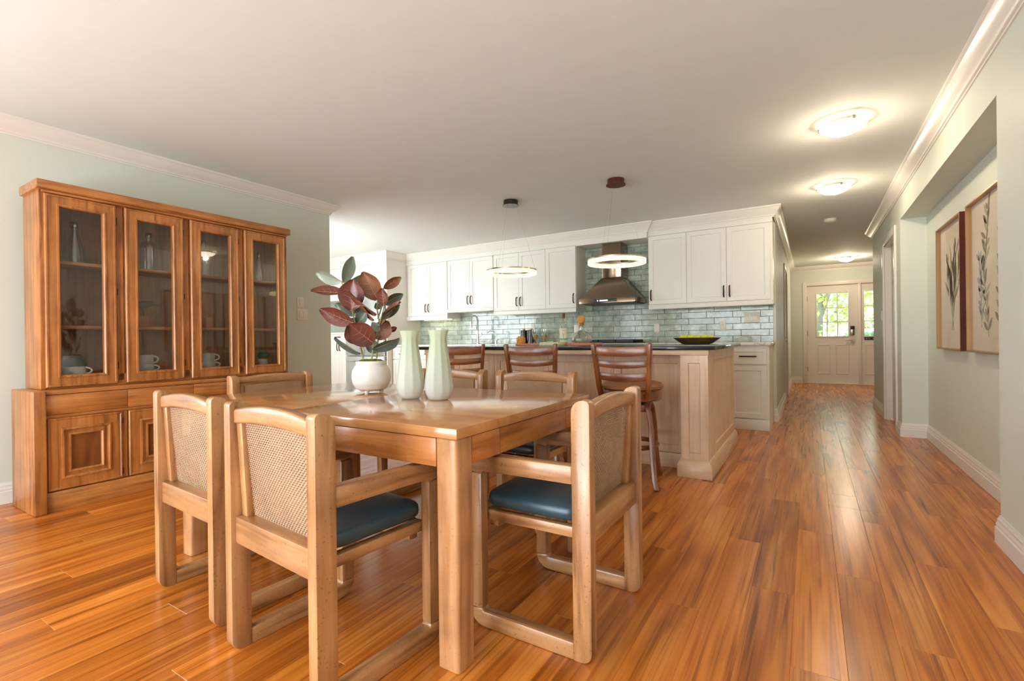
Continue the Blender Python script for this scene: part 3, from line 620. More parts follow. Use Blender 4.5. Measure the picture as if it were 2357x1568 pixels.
wall_switch('small ivory switch upper on hall wall by end cabinet', XH, 7.17, 1.486, PI/2, 0.075, 0.11, 1)
wall_switch('small ivory switch lower on hall wall by end cabinet', XH, 7.17, 1.36, PI/2, 0.075, 0.09, 1)
wall_switch('ivory switch on hallway wall past the right doorway', XR, 7.52, 1.238, -PI/2, 0.075, 0.12, 1)
# range hood
hx = -2.225; t = thing('range_hood', 'stainless chimney range hood with lit blue display', 'range hood', (hx, YK, 1.46)); y0 = -0.50
MB().add([(-0.38, y0, 0), (0.38, y0, 0), (0.38, -0.005, 0), (-0.38, -0.005, 0), (-0.38, y0, 0.06), (0.38, y0, 0.06), (0.38, -0.005, 0.06), (-0.38, -0.005, 0.06),
          (-0.135, -0.30, 0.345), (0.135, -0.30, 0.345), (0.135, -0.005, 0.345), (-0.135, -0.005, 0.345)],
         [(0, 1, 5, 4), (1, 2, 6, 5), (2, 3, 7, 6), (3, 0, 4, 7), (4, 5, 9, 8), (5, 6, 10, 9), (6, 7, 11, 10), (7, 4, 8, 11), (8, 9, 10, 11)]).build('canopy', 'hoodsteel', t, 0.003)
MB().box(-0.13, 0.13, -0.295, -0.006, 0.345, 0.803).build('chimney', 'hoodsteel', t, 0.002)
MB().box(-0.36, 0.36, y0+0.02, -0.03, -0.006, 0.002).build('filter', 'black', t)
g = MB().box(-0.17, 0.14, y0-0.003, y0+0.002, 0.012, 0.048).build('control_panel', 'black', t, 0.001)
MB().box(-0.09, 0.02, y0-0.005, y0-0.002, 0.022, 0.038).build('display', 'screen', g); MB().box(-0.125, -0.11, y0-0.005, y0-0.002, 0.022, 0.038).build('button', 'screen', g)
# cooktop
t = thing('cooktop', 'black gas cooktop under the range hood', 'cooktop', (-2.2, 6.10, 0.938))
MB().box(-0.36, 0.36, -0.25, 0.25, 0, 0.01).build('glass_plate', 'black', t, 0.003)
for gx in (-0.23, 0.0, 0.23):
    g = MB()
    for q in (-0.10, 0.0, 0.10): g.box(gx+q-0.006, gx+q+0.006, -0.22, 0.22, 0.03, 0.045)
    for q in (-0.21, -0.07, 0.07, 0.21): g.box(gx-0.108, gx+0.108, q-0.006, q+0.006, 0.012, 0.044)
    g.build('grate', 'black', t)
# faucets
t = thing('sink_faucet', 'tall chrome sink faucet standing before the tiles', 'faucet', (-4.45, 6.22, 0.938))
MB().lathe([(0.030, 0), (0.030, 0.02), (0.019, 0.03), (0.017, 0.14), (0.014, 0.16)], 16).build('base', 'chrome', t)
MB().tube([(0, 0, 0.15), (0, 0, 0.38), (0, -0.02, 0.42), (0, -0.07, 0.44), (0, -0.13, 0.435), (0, -0.165, 0.40), (0, -0.17, 0.34)], 0.013, 10).build('spout', 'chrome', t)
MB().tube([(0, -0.17, 0.34), (0, -0.17, 0.25)], 0.018, 10).build('spray_head', 'chrome', t)
MB().tube([(0.015, 0, 0.10), (0.06, -0.01, 0.13), (0.085, -0.01, 0.17)], 0.009, 8).build('lever', 'chrome', t)
t = thing('filter_faucet', 'small slim curved filter faucet right of sink faucet', 'faucet', (-4.12, 6.24, 0.938))
MB().lathe([(0.022, 0), (0.02, 0.05), (0.008, 0.06)], 12).build('base', 'chrome', t)
MB().tube([(0, 0, 0.05), (0, 0, 0.14), (-0.03, -0.02, 0.19), (-0.08, -0.05, 0.20), (-0.11, -0.07, 0.17)], 0.006, 8).build('spout', 'chrome', t)
MB().tube([(0.01, 0, 0.05), (0.06, 0, 0.075)], 0.006, 8).build('lever', 'chrome', t)
# dark canisters by the wall
for x, h_, r, lab in ((-3.60, 0.195, 0.050, 'slimmer dark metal canister nearer the faucet'), (-3.47, 0.20, 0.060, 'wider dark metal canister with flared base')):
    t = thing('canister', lab, 'canister', (x, 6.2, 0.938), 0, 'dark canisters on the worktop')
    MB().lathe([(r*1.12, 0), (r*1.12, 0.01), (r, 0.06), (r, h_-0.02), (r*0.98, h_-0.01)], 24).build('jar', 'canister', t)
    d = MB().lathe([(r*1.03, h_-0.01), (r*1.03, h_), (0.0, h_+0.004)], 24).build('lid', 'black', t); MB().box(-0.015, 0.015, -0.015, 0.015, h_, h_+0.022).build('knob', 'cork', d, 0.005)
# under-cabinet light at the left corner
t = thing('under_cabinet_light', 'small warm light strip beneath the leftmost wall cabinets', 'light', (-5.35, 6.33, 1.352))
MB().box(-0.3, 0.3, -0.02, 0.02, 0.0, 0.012).build('housing', 'plate', t); MB().box(-0.29, 0.29, -0.015, 0.015, -0.006, 0.0).build('diffuser', glow('strip_glow', (1, 0.82, 0.5), 6), t)
t = thing('under_cabinet_light', 'dark slim light fixture beneath cabinets over the sink', 'light', (-4.5, 6.2, 1.445))
MB().box(-0.36, 0.36, -0.03, 0.03, 0, 0.014).build('housing', 'bronze', t, 0.003); MB().box(-0.3, 0.3, -0.02, 0.02, -0.005, 0).build('diffuser', 'plate', t)
# ------------------------------------------------------------------ island
IX0, IX1 = -3.22, -0.61
isl = thing('kitchen_island', 'pale maple kitchen island with panelled front and corner pilasters', 'island', (-1.915, 4.3, 0)); T = Matrix.Translation((1.915, -4.3, 0))
MB(T).box(IX0+0.03, IX1-0.03, 3.84, 4.97, 0.0, 0.908).build('body', 'maple_x', isl)
px = [IX0+0.19, -2.545, -1.972, -1.372, -0.80]
for a, b in zip(px[:-1], px[1:]): shaker(MB(T), a+0.001, b-0.001, 0.115, 0.862, 3.82, 0.02, 0.06, 0.01).build('front_panel', 'maple_z', isl)
MB(T).box(IX0+0.17, -0.79, 3.815, 3.84, 0.0, 0.112).build('plinth', 'maple_x', isl, 0.002)
MB(T).box(IX0-0.005, IX1+0.006, 3.605, 3.84, 0.873, 0.909).build('frieze', 'maple_x', isl, 0.002)
for a, b in ((-0.80, IX1), (IX0, IX0+0.19)):
    p = MB(T); shaker(p, a, b, 0.118, 0.872, 3.615, 0.02, 0.055, 0.012); p.box(a+0.001, b-0.001, 3.636, 3.839, 0, 0.872); g = p.build('pilaster', 'maple_z', isl)
    q = MB(T)
    q.add([(a-0.024, 3.59, 0), (b+0.024, 3.59, 0), (b+0.024, 3.838, 0), (a-0.024, 3.838, 0), (a-0.024, 3.59, 0.085), (b+0.024, 3.59, 0.085), (b+0.024, 3.838, 0.085), (a-0.024, 3.838, 0.085),
           (a-0.004, 3.61, 0.125), (b+0.004, 3.61, 0.125), (b+0.004, 3.838, 0.125), (a-0.004, 3.838, 0.125)],
          [(0, 1, 5, 4), (1, 2, 6, 5), (2, 3, 7, 6), (3, 0, 4, 7), (4, 5, 9, 8), (5, 6, 10, 9), (6, 7, 11, 10), (7, 4, 8, 11), (8, 9, 10, 11), (0, 3, 2, 1)])
    q.build('pilaster_base', 'maple_x', isl, 0.003)
RZ = Matrix.Translation((IX1, 0, 0)) @ Matrix.Rotation(PI/2, 4, 'Z')
sp_ = MB(T @ RZ); shaker(sp_, 3.84, 4.98, 0.118, 0.905, 0, 0.03, 0.075, 0.012); sp_.build('side_panel', 'maple_z', isl)
LZ = Matrix.Translation((IX0, 0, 0)) @ Matrix.Rotation(-PI/2, 4, 'Z')
sp_ = MB(T @ LZ); shaker(sp_, -4.98, -3.84, 0.118, 0.905, 0, 0.03, 0.075, 0.012); sp_.build('side_panel', 'maple_z', isl)
q = MB(T).prism([(IX1-0.02, 0), (IX1+0.024, 0), (IX1+0.024, 0.085), (IX1+0.004, 0.125), (IX1-0.02, 0.125)], 3.838, 5.0, 'y'); q.build('side_plinth', 'maple_y', isl, 0.003)
tag(MB().box(-3.295, -0.557, 3.58, 5.03, 0.91, 0.938).build('island_worktop', 'granite', None, 0.004), 'polished black granite worktop on the maple island', 'worktop')
# things on the island
ZI = 0.939
def board(label, x, y, w_, d, h):
    t = tag(MB().prism(rpoly([(-w_/2, -d/2), (w_/2, -d/2), (w_/2, d/2), (-w_/2, d/2)], min(w_, d)*0.4), 0, h, 'z').build('serving_board', 'terra', None, 0.004, loc=(x, y, ZI)), label, 'board', 'serving boards on the island'); return t
board('terracotta serving board under the drinking glasses', -2.27, 4.14, 0.40, 0.26, 0.020)
board('terracotta serving board under the corked decanter', -1.78, 4.14, 0.34, 0.28, 0.022)
t = thing('honeycomb_jar', 'short amber honeycomb patterned glass jar', 'jar', (-2.475, 4.2, ZI))
MB().lathe([(0.036, 0), (0.040, 0.02), (0.040, 0.075), (0.030, 0.088), (0.030, 0.094), (0, 0.094)], 20).build('jar', 'amber', t)
g = MB()
for j in range(4):
    for k in range(12): a = 2*PI*(k+0.5*(j % 2))/12; g.sphere((0.040*math.cos(a), 0.040*math.sin(a), 0.016+j*0.018), 0.008, nu=6, nv=4)
g.build('comb_cells', 'amber', t)
for x, lab in ((-2.285, 'stemmed glass with drink and lime slice, left one'), (-2.185, 'stemmed glass with drink and lime slice, right one')):
    t = thing('drinking_glass', lab, 'glass', (x, 4.16, ZI+0.021), 0, 'drinks on the island')
    MB().lathe([(0.024, 0), (0.024, 0.004), (0.010, 0.014), (0.012, 0.03), (0.026, 0.06), (0.034, 0.10), (0.034, 0.136), (0.032, 0.136), (0.031, 0.10), (0.022, 0.06), (0.006, 0.03)], 20).build('bowl', 'clear', t)
    MB().lathe([(0.004, 0.03), (0.020, 0.058), (0.026, 0.082), (0, 0.082)], 16).build('drink', 'drink', t)
    MB(Matrix.Translation((0.0, -0.005, 0.085)) @ Matrix.Rotation(0.4, 4, 'Y')).lathe([(0.024, 0), (0.024, 0.006)], 16).build('lime_slice', 'lime', t)
t = thing('wine_bottle', 'clear wine bottle with cream and green label', 'bottle', (-2.05, 4.30, ZI))
MB().lathe([(0.036, 0), (0.038, 0.01), (0.038, 0.19), (0.030, 0.225), (0.016, 0.25), (0.014, 0.30), (0.015, 0.305)], 24).build('glass', 'wine', t)
g = MB().lathe([(0.0388, 0.03), (0.0388, 0.165)], 32).build('label', 'label', t)
MB().lathe([(0.0392, 0.05), (0.0392, 0.068)], 32).build('green_band', 'labelgreen', g)
# a small vine sketch and the lettering on the label
a0 = math.atan2(-4.3, 2.05)
def onlab(u, z): a = a0+u/0.0395; return (0.0396*math.cos(a), 0.0396*math.sin(a), z)
MB().tube([onlab(0, 0.07), onlab(0.001, 0.09), onlab(0, 0.10)], 0.0012, 5).tube([onlab(0, 0.098), onlab(-0.008, 0.115), onlab(-0.006, 0.122)], 0.001, 5).tube([onlab(0, 0.098), onlab(0.008, 0.113), onlab(0.011, 0.120)], 0.001, 5).build('vine_print', 'black', g)
lt = MB()
for (u, seg) in ((-0.018, [((0, 0), (0, 1)), ((0, 1), (.7, .9)), ((.7, .9), (0, .5))]), (-0.008, [((0, 0), (0, 1)), ((0, 1), (.7, 1)), ((0, .5), (.5, .5)), ((0, 0), (.7, 0))]), (0.002, [((0, 0), (0, 1)), ((0, 1), (.7, 0)), ((.7, 0), (.7, 1))]), (0.012, [((.3, 0), (.3, 1))])):
    for (p, q) in seg: lt.tube([onlab(u+p[0]*0.007, 0.138+p[1]*0.009), onlab(u+q[0]*0.007, 0.138+q[1]*0.009)], 0.0007, 4)
lt.build('lettering', 'black', g)
MB().lathe([(0.0155, 0.262), (0.0165, 0.262), (0.0165, 0.31), (0, 0.31)], 16).build('foil_cap', 'foil', t)
t = thing('napkin_stack', 'folded cream and pale green napkins before wine bottle', 'napkins', (-2.0, 3.96, ZI))
for i, m_ in enumerate(('linengreen', 'linen', 'linen')):
    g = MB(); n = 10; w_ = 0.098-0.004*i
    top = [(-w_+2*w_*k/n, 0.010*i+0.012+0.0025*math.sin(k*1.9+i)) for k in range(n+1)]; bot = [(p[0], 0.010*i+0.0008) for p in top[::-1]]
    g.prism(top+bot, -0.075, 0.075, 'y').build('napkin', m_, t, 0.002)
MB().prism([(-0.03, 0.035), (0.03, 0.035), (0.035, 0.041), (-0.02, 0.042)], -0.05, 0.03, 'y').build('sprig', 'lime', t)
t = thing('decanter', 'round clear glass decanter with cork ball stopper', 'decanter', (-1.80, 4.16, ZI+0.023))
MB().lathe([(0.06, 0), (0.095, 0.015), (0.099, 0.035), (0.085, 0.065), (0.05, 0.095), (0.024, 0.115), (0.022, 0.14), (0.030, 0.185), (0.028, 0.185), (0.020, 0.14), (0.021, 0.115), (0.048, 0.092), (0.082, 0.063), (0.095, 0.035), (0.058, 0.006), (0, 0.006)], 32).build('glass', 'clear', t)
MB().lathe([(0.018, 0.155), (0.026, 0.186), (0.034, 0.20), (0.038, 0.218), (0.034, 0.238), (0.02, 0.251), (0, 0.255)], 20).build('cork_stopper', 'cork', t)
t = thing('fruit_bowl', 'oval hammered metal bowl near the island end', 'bowl', (-0.86, 4.55, ZI), 0.2)
vs = MB(Matrix.Diagonal((1, 0.55, 1, 1))).lathe([(0.11, 0), (0.13, 0.006), (0.165, 0.03), (0.20, 0.056), (0.205, 0.058), (0.196, 0.056), (0.16, 0.033), (0.10, 0.010), (0, 0.010)], 32); vs.build('shell', 'hammered', t)
for i, (x, y) in enumerate(((-0.115, 0.0), (-0.055, 0.02), (0.0, -0.02), (0.058, 0.015), (0.115, 0.0))):
    labs = ['yellow-green citrus at left end of hammered bowl', 'yellow-green citrus second from left in hammered bowl', 'yellow-green citrus in the middle of hammered bowl', 'yellow-green citrus second from right in hammered bowl', 'yellow-green citrus at right end of hammered bowl']
    o = MB().sphere((0, 0, 0), 0.036, 0.032, 0.030).build('citrus_fruit', 'lemon'); o.location = (-0.86+x*math.cos(0.2)-y*math.sin(0.2), 4.55+x*math.sin(0.2)+y*math.cos(0.2), ZI+0.052+(0.004 if i % 2 else 0)); o.rotation_euler = (0, 0, i*1.1); tag(o, labs[i], 'fruit', 'citrus in the bowl')
# ------------------------------------------------------------------ bar stools
def make_stool(label, loc, rz, legrot):
    t = thing('bar_stool', label, 'stool', loc, rz, 'swivel stools at the island'); Rl = Matrix.Rotation(legrot, 4, 'Z')
    for sx in (-1, 1):
        for sy in (-1, 1):
            MB(Rl).sweep([(sx*0.105, sy*0.115, 0.548), (sx*0.125, sy*0.14, 0.50), (sx*0.138, sy*0.155, 0.38), (sx*0.146, sy*0.168, 0.2), (sx*0.158, sy*0.186, 0.06), (sx*0.172, sy*0.204, 0.0)], 0.017, 0.022, (1, 0, 0)).build('leg', 'stool_z', t, 0.004)
    MB(Rl).tube([(0.165*math.cos(2*PI*k/28), 0.175*math.sin(2*PI*k/28), 0.262) for k in range(28)], 0.017, 8, True).build('footrest_ring', 'stool_x', t)
    MB(Rl).box(-0.125, 0.125, -0.13, -0.095, 0.50, 0.548).box(-0.125, 0.125, 0.095, 0.13, 0.50, 0.548).box(-0.125, -0.09, -0.13, 0.13, 0.50, 0.548).box(0.09, 0.125, -0.13, 0.13, 0.50, 0.548).build('leg_frame', 'stool_x', t, 0.003)
    MB().lathe([(0.09, 0.548), (0.09, 0.572)], 20).build('swivel', 'black', t)
    MB().lathe([(0.19, 0.572), (0.200, 0.578), (0.202, 0.635), (0.195, 0.645), (0, 0.645)], 36).build('seat_ring', 'stool_x', t)
    MB().lathe([(0.195, 0.644), (0.212, 0.655), (0.212, 0.672), (0.195, 0.690), (0.14, 0.702), (0, 0.706)], 36).build('cushion', 'tanleather', t)
    for s in (-1, 1):
        MB().sweep([(s*0.158, -0.165, 0.585), (s*0.168, -0.185, 0.66), (s*0.178, -0.200, 0.76), (s*0.187, -0.218, 0.88), (s*0.193, -0.235, 0.965)], 0.0145, 0.021, (1, 0, 0)).build('back_post', 'stool_z', t, 0.006)
    for z0, z1, crown_ in ((0.892, 0.950, 0.012), (0.812, 0.856, 0.0), (0.722, 0.772, 0.0)):
        zc = (z0+z1)/2; hw = 0.155+0.04*(zc-0.585)/0.38; yb = -0.165-0.07*(zc-0.585)/0.38; n = 12; vs = []; fs = []
        for k in range(n+1):
            u = -1+2*k/n; x = hw*u; yy = yb-0.022*(1-u*u)
            dz = -0.014*(1-u*u); zt = z1+crown_*0.0+dz*0.6; zb = z0+dz
            for dy in (-0.009, 0.009): vs += [(x, yy+dy, zb), (x, yy+dy, zt)]
        for k in range(n):
            b = k*4
            for p, q in ((0, 1), (1, 3), (3, 2), (2, 0)): fs.append((b+p, b+q, b+4+q, b+4+p))
        fs += [(0, 1, 3, 2), (n*4, n*4+2, n*4+3, n*4+1)]
        MB().add(vs, fs).build('back_slat', 'stool_x', t, 0.003)
    return t
make_stool('cherry ladder-back bar stool nearest the island corner pilaster', (-1.068, 3.345, 0), 0.0, 0.2)
make_stool('cherry ladder-back bar stool in the middle of the three', (-1.80, 3.345, 0), 0.18, 0.1)
make_stool('cherry ladder-back bar stool behind the glass vases', (-2.565, 3.33, 0), 0.62, -0.3)
# ------------------------------------------------------------------ dining table
tx0, tx1, ty0, ty1 = -2.56, -0.896, 1.137, 2.152; tcx, tcy = (tx0+tx1)/2, (ty0+ty1)/2
tb = thing('dining_table', 'square-legged honey wood dining table with polished top', 'table', (tcx, tcy, 0)); T = Matrix.Translation((-tcx, -tcy, 0))
for a, b in ((tx0, -1.7485), (-1.7475, tx1)): MB(T).box(a, b, ty0, ty1, 0.703, 0.735).build('tabletop_leaf', 'tabletop', tb, 0.002)
lw = 0.083
for a in (tx0+0.002, tx1-0.002-lw):
    for b in (ty0+0.002, ty1-0.002-lw):
        MB(T).prism(rpoly([(a, b), (a+lw, b), (a+lw, b+lw), (a, b+lw)], 0.012, 3), 0.0, 0.702, 'z').build('leg', 'table_z', tb, 0.003, 1)
for b in (ty0+0.006, ty1-0.031):
    for a, c in ((tx0+lw+0.003, -1.749), (-1.747, tx1-lw-0.003)): MB(T).box(a, c, b, b+0.025, 0.612, 0.700).build('apron', 'table_x', tb, 0.002)
for a in (tx0+0.006, tx1-0.031):
    for (b, c) in ((ty0+lw+0.003, ty0+0.245), (ty0+0.248, ty1-0.248), (ty1-0.245, ty1-lw-0.003)): MB(T).box(a, a+0.025, b, c, 0.612, 0.700).build('end_apron', 'table_y', tb, 0.002)
# ------------------------------------------------------------------ dining chairs
def make_chair():
    W, D = 0.53, 0.46; t = thing('dining_chair', '', 'chair', group='dining chairs around the table')
    mb_c = None
    for s in (-1, 1):
        xi, xo = s*(W/2-0.042), s*W/2; a0, a1 = min(xi, xo), max(xi, xo)
        MB().prism(rpoly([(-0.23, 0.0), (-0.168, 0.0), (-0.168, 0.81), (-0.23, 0.81)], [0.036, 0.002, 0.040, 0.016], 5), a0, a1, 'x').build('back_leg', 'chair_z', t, 0.006)
        xc = (a0+a1)/2; r = 0.034
        arc = lambda cy, cz, q0, q1: [(xc, cy+r*math.cos(q0+(q1-q0)*k/6), cz+r*math.sin(q0+(q1-q0)*k/6)) for k in range(7)]
        yf, za = 0.23-0.0275, 0.6-0.029
        MB().sweep([(xc, -0.169, za+0.004), (xc, 0.0, za+0.003)] + arc(yf-r, za-r, PI/2, 0), 0.021, 0.029).build('armrest', 'chair_y', t, 0.006)
        MB().sweep([(xc, yf, za-r-0.0005), (xc, yf, 0.029+r+0.0005)], 0.0205, 0.0275).build('front_leg', 'chair_z', t, 0.006)
        MB().sweep(arc(yf-r, 0.029+r, 0, -PI/2) + [(xc, -0.169, 0.027)], 0.021, 0.027).build('floor_runner', 'chair_y', t, 0.006)
        MB().box(min(s*0.221, s*0.190), max(s*0.221, s*0.190), -0.169, 0.19, 0.362, 0.397).build('seat_rail', 'chair_y', t, 0.003)
    MB().box(-0.189, 0.189, 0.155, 0.19, 0.33, 0.397).build('seat_rail', 'chair_x', t, 0.003)
    # lower back rail
    MB().box(-0.223, 0.223, -0.217, -0.165, 0.352, 0.438).build('back_rail', 'chair_x', t, 0.005)
    # arched top rail
    n = 14; top = [(-0.223+0.446*k/n, 0.786+0.022*(1-(2*k/n-1)**2)) for k in range(n+1)]; bot = [(0.223-0.446*k/n, 0.738+0.014*(1-(2*k/n-1)**2)) for k in range(n+1)]
    MB().prism(top+bot, -0.220, -0.184, 'y').build('top_rail', 'chair_x', t, 0.009, 3)
    for s in (-1, 1):
        a0, a1 = min(s*0.186, s*0.222), max(s*0.186, s*0.222)
        MB().prism([(-0.211, 0.755), (-0.186, 0.755), (-0.168, 0.436), (-0.196, 0.436)], a0, a1, 'x').build('back_stile', 'chair_z', t, 0.004)
    # cane: over-under woven ribbons, front and rear sheet
    def P(u, v, off):   # u -1..1, v 0..1
        y = -0.172-0.026*v - 0.010*math.sin(PI*v)*(1-u*u) ; return Vector((u*0.187, y+off, 0.437+v*0.312+0.004*(1-u*u)*v))
    m = MB(); nh, nv = 44, 52
    for i in range(nh):
        v = (i+0.5)/nh; dv = 0.31/nh; vs = []; L = nv*2
        for k in range(L+1):
            u = -1+2*k/L; z = 0.0016*math.sin(PI*(k/2+0.5)+PI*i)
            vs += [P(u, v-dv, z), P(u, v+dv, z)]
        m.add(vs, [(2*k, 2*k+2, 2*k+3, 2*k+1) for k in range(L)])
    for j in range(nv):
        u = -1+2*(j+0.5)/nv; du = 0.5/nv; vs = []; L = nh*2
        for k in range(L+1):
            v = k/L; z = -0.0016*math.sin(PI*(k/2+0.5)+PI*j)
            vs += [P(u-du, v, z), P(u+du, v, z)]
        m.add(vs, [(2*k, 2*k+1, 2*k+3, 2*k+2) for k in range(L)])
    c = m.build('cane_panel', 'cane', t)
    c2 = c.copy(); C.objects.link(c2); c2.parent = t; c2.location = (0, 0.017, 0)
    # cushion
    g = MB(); nx, ny = 18, 16; vs = []; fs = []
    def sgn(a, p): return math.copysign(abs(a)**p, a)
    for i in range(ny+1):
        ph = -PI/2+PI*i/ny
        for k in range(4*nx):
            th = 2*PI*k/(4*nx)
            x = 0.2195*sgn(math.cos(th), 0.22)*sgn(math.cos(ph), 0.35); y = 0.182*sgn(math.sin(th), 0.22)*sgn(math.cos(ph), 0.35)
            dome = 0.010*(1-(x/0.22)**2)*(1-(y/0.182)**2) if ph > 0 else 0
            vs.append((x, y+0.016, 0.4325+0.034*sgn(math.sin(ph), 0.55)+dome))
    q = 4*nx
    for i in range(ny):
        for k in range(q): fs.append((i*q+k, i*q+(k+1) % q, (i+1)*q+(k+1) % q, (i+1)*q+k))
    g.add(vs, fs).build('seat_cushion', 'leather', t)
    return t
ch = make_chair()
spots = [(-1.350, 1.060, math.radians(-5.0), 'cane-back armchair nearest the viewer with its back to us'),
         (-2.025, 1.135, math.radians(-4.0), 'cane-back armchair with back to us, closer to the hutch'),
         (-0.803, 1.640, math.radians(90), 'cane-back armchair at the right end of table'),
         (-1.405, 2.345, math.radians(180), 'cane-back armchair across the table in front of bar stool'),
         (-2.030, 2.345, math.radians(180), 'cane-back armchair across the table behind the glass vases'),
         (-2.670, 1.800, math.radians(-90), 'cane-back armchair at the table end beside the hutch')]
for i, (x, y, a, lab) in enumerate(spots):
    o = ch if i == 0 else copy_tree(ch)
    o.location = (x, y, 0); o.rotation_euler = (0, 0, a); o['label'] = lab
# ------------------------------------------------------------------ hutch
hu = thing('china_hutch', 'honey wood china hutch with four glass doors', 'hutch', (-3.86, 1.81, 0), PI/2)
for s in (-1, 1):
    a, b = (-0.873, -0.812) if s < 0 else (0.812, 0.873)
    MB().box(a, b, -0.017, 0.39, 0, 0.729).build('side_panel', 'hutch_z', hu, 0.008, 3)
MB().box(-0.811, 0.811, 0.0, 0.39, 0.704, 0.729).build('base_top', 'hutch_x', hu, 0.003)
MB().box(-0.811, 0.811, 0.006, 0.39, 0.0, 0.118).build('plinth', 'hutch_x', hu, 0.003)
MB().box(-0.811, 0.811, 0.025, 0.385, 0.119, 0.703).build('carcass', 'hutch_z', hu)
MB().box(-0.811, 0.811, 0.006, 0.024, 0.563, 0.580).build('drawer_rail', 'hutch_x', hu)
for i in range(4):
    a = -0.81+i*0.405; b = a+0.405
    MB().box(a+0.001, b-0.001, 0.004, 0.024, 0.582, 0.701).build('drawer', 'hutch_x', hu, 0.002)
    m = MB(); x0, x1, z0, z1 = a+0.004, a+0.374, 0.126, 0.560
    ring_frame(m, x0, x1, z0, z1, [(0, 0.024), (0, 0.004), (0.004, -0.001), (0.010, -0.001), (0.014, 0.003), (0.062, 0.003), (0.064, -0.006), (0.072, -0.009), (0.079, -0.005), (0.082, 0.006), (0.096, 0.006), (0.098, -0.001), (0.105, -0.003), (0.111, 0.002), (0.113, 0.014)])
    g = m.build('door', 'hutch_z', hu, 0, 2, 30)
    MB().box(x0+0.111, x1-0.111, 0.013, 0.018, z0+0.111, z1-0.111).build('inset_panel', 'oakpanel', g)
    MB().box(a+0.377, a+0.403, 0.012, 0.024, 0.126, 0.560).build('stile', 'hutch_z', hu, 0.002)
    for z in (0.17, 0.50): MB().box(a+0.371, a+0.377, 0.0, 0.01, z-0.02, z+0.02).build('hinge', 'black', g)
# upper part
for s in (-1, 1):
    a, b = (-0.81, -0.785) if s < 0 else (0.785, 0.81)
    MB().box(a, b, 0.085, 0.375, 0.731, 1.946).build('upper_side', 'hutch_z', hu, 0.003)
MB().prism(rpoly([(0.045, 1.944), (0.38, 1.944), (0.38, 2.0), (0.045, 2.0)], [0.012, 0, 0, 0.012], 4), -0.826, 0.826, 'x').build('cornice', 'hutch_x', hu, 0.004)
MB().box(-0.80, 0.80, 0.062, 0.10, 1.928, 1.943).build('cornice_bead', 'hutch_x', hu, 0.004)
MB().box(-0.784, 0.784, 0.365, 0.374, 0.732, 1.943).build('back_panel', 'hutchback', hu)
MB().box(-0.784, 0.784, 0.09, 0.364, 0.731, 0.804).build('upper_floor', 'hutch_x', hu)
MB().box(-0.784, 0.784, 0.09, 0.364, 1.925, 1.943).build('upper_ceiling', 'hutchback', hu)
for z in (1.528, 1.122): MB().box(-0.784, 0.784, 0.115, 0.364, z-0.02, z).build('shelf', 'hutch_x', hu, 0.002)
for i in range(4):
    x0 = -0.79+i*0.4065-0.0; x1 = x0+0.358; z0, z1 = 0.742, 1.925
    m = MB(); ring_frame(m, x0, x1, z0, z1, [(0, 0.095), (0, 0.074), (0.005, 0.068), (0.013, 0.068), (0.016, 0.073), (0.056, 0.073), (0.058, 0.066), (0.066, 0.064), (0.072, 0.070), (0.074, 0.084), (0.074, 0.095), (0, 0.095)])
    g = m.build('glass_door', 'hutch_z', hu, 0, 2, 30)
    MB().box(x0+0.072, x1-0.072, 0.084, 0.087, z0+0.072, z1-0.072).build('pane', 'glass', g)
    if i < 3:
        MB().box(x1+0.006, x1+0.044, 0.09, 0.112, 0.758, 1.924).build('mullion', 'hutch_z', hu, 0.003)
        for z in (0.86, 1.35, 1.82): MB().box(x1+0.001, x1+0.006, 0.075, 0.09, z-0.022, z+0.022).build('hinge', 'black', g)
# contents of the hutch
XS = -4.10
def bottle(label, y, prof, cap):
    t = thing('glass_bottle', label, 'bottle', (XS, y, 1.529), 0, 'glass bottles on the top shelf')
    MB().lathe(prof, 24).build('glass', 'bottleglass', t); z = prof[-1][1]
    MB().lathe([(cap, z-0.004), (cap, z+0.026), (cap*0.9, z+0.03), (0, z+0.03)], 16).build('stopper', 'steel', t)
bottle('conical clear glass bottle behind the leftmost hutch door', 1.212, [(0.052, 0), (0.056, 0.01), (0.050, 0.08), (0.036, 0.15), (0.018, 0.20), (0.015, 0.245)], 0.022)
bottle('straight clear glass bottle behind the second hutch door', 1.630, [(0.050, 0), (0.052, 0.01), (0.052, 0.17), (0.044, 0.20), (0.018, 0.22), (0.016, 0.25)], 0.020)
bottle('straight clear glass bottle behind the third hutch door', 2.005, [(0.042, 0), (0.045, 0.01), (0.045, 0.18), (0.038, 0.21), (0.017, 0.225), (0.015, 0.26)], 0.018)
bottle('slender conical glass bottle behind the rightmost hutch door', 2.460, [(0.044, 0), (0.048, 0.01), (0.042, 0.09), (0.030, 0.15), (0.014, 0.20), (0.013, 0.225)], 0.016)
def mug(t, z, r, h_, mat, hang):
    o = MB().lathe([(r*0.95, z), (r, z+0.006), (r, z+h_), (r-0.004, z+h_), (r-0.004, z+0.008), (0, z+0.006)], 24).build('cup', mat, t)
    ca, sa = math.cos(hang), math.sin(hang)
    arcp = [(r-0.003+0.036*math.sin(PI*q/12), z+h_*(0.5+0.36*math.cos(PI*q/12))) for q in range(13)]
    MB().tube([(ca*d, sa*d, zz) for d, zz in arcp], 0.0055, 8).build('handle', mat, o)
ha = YAW+0.25
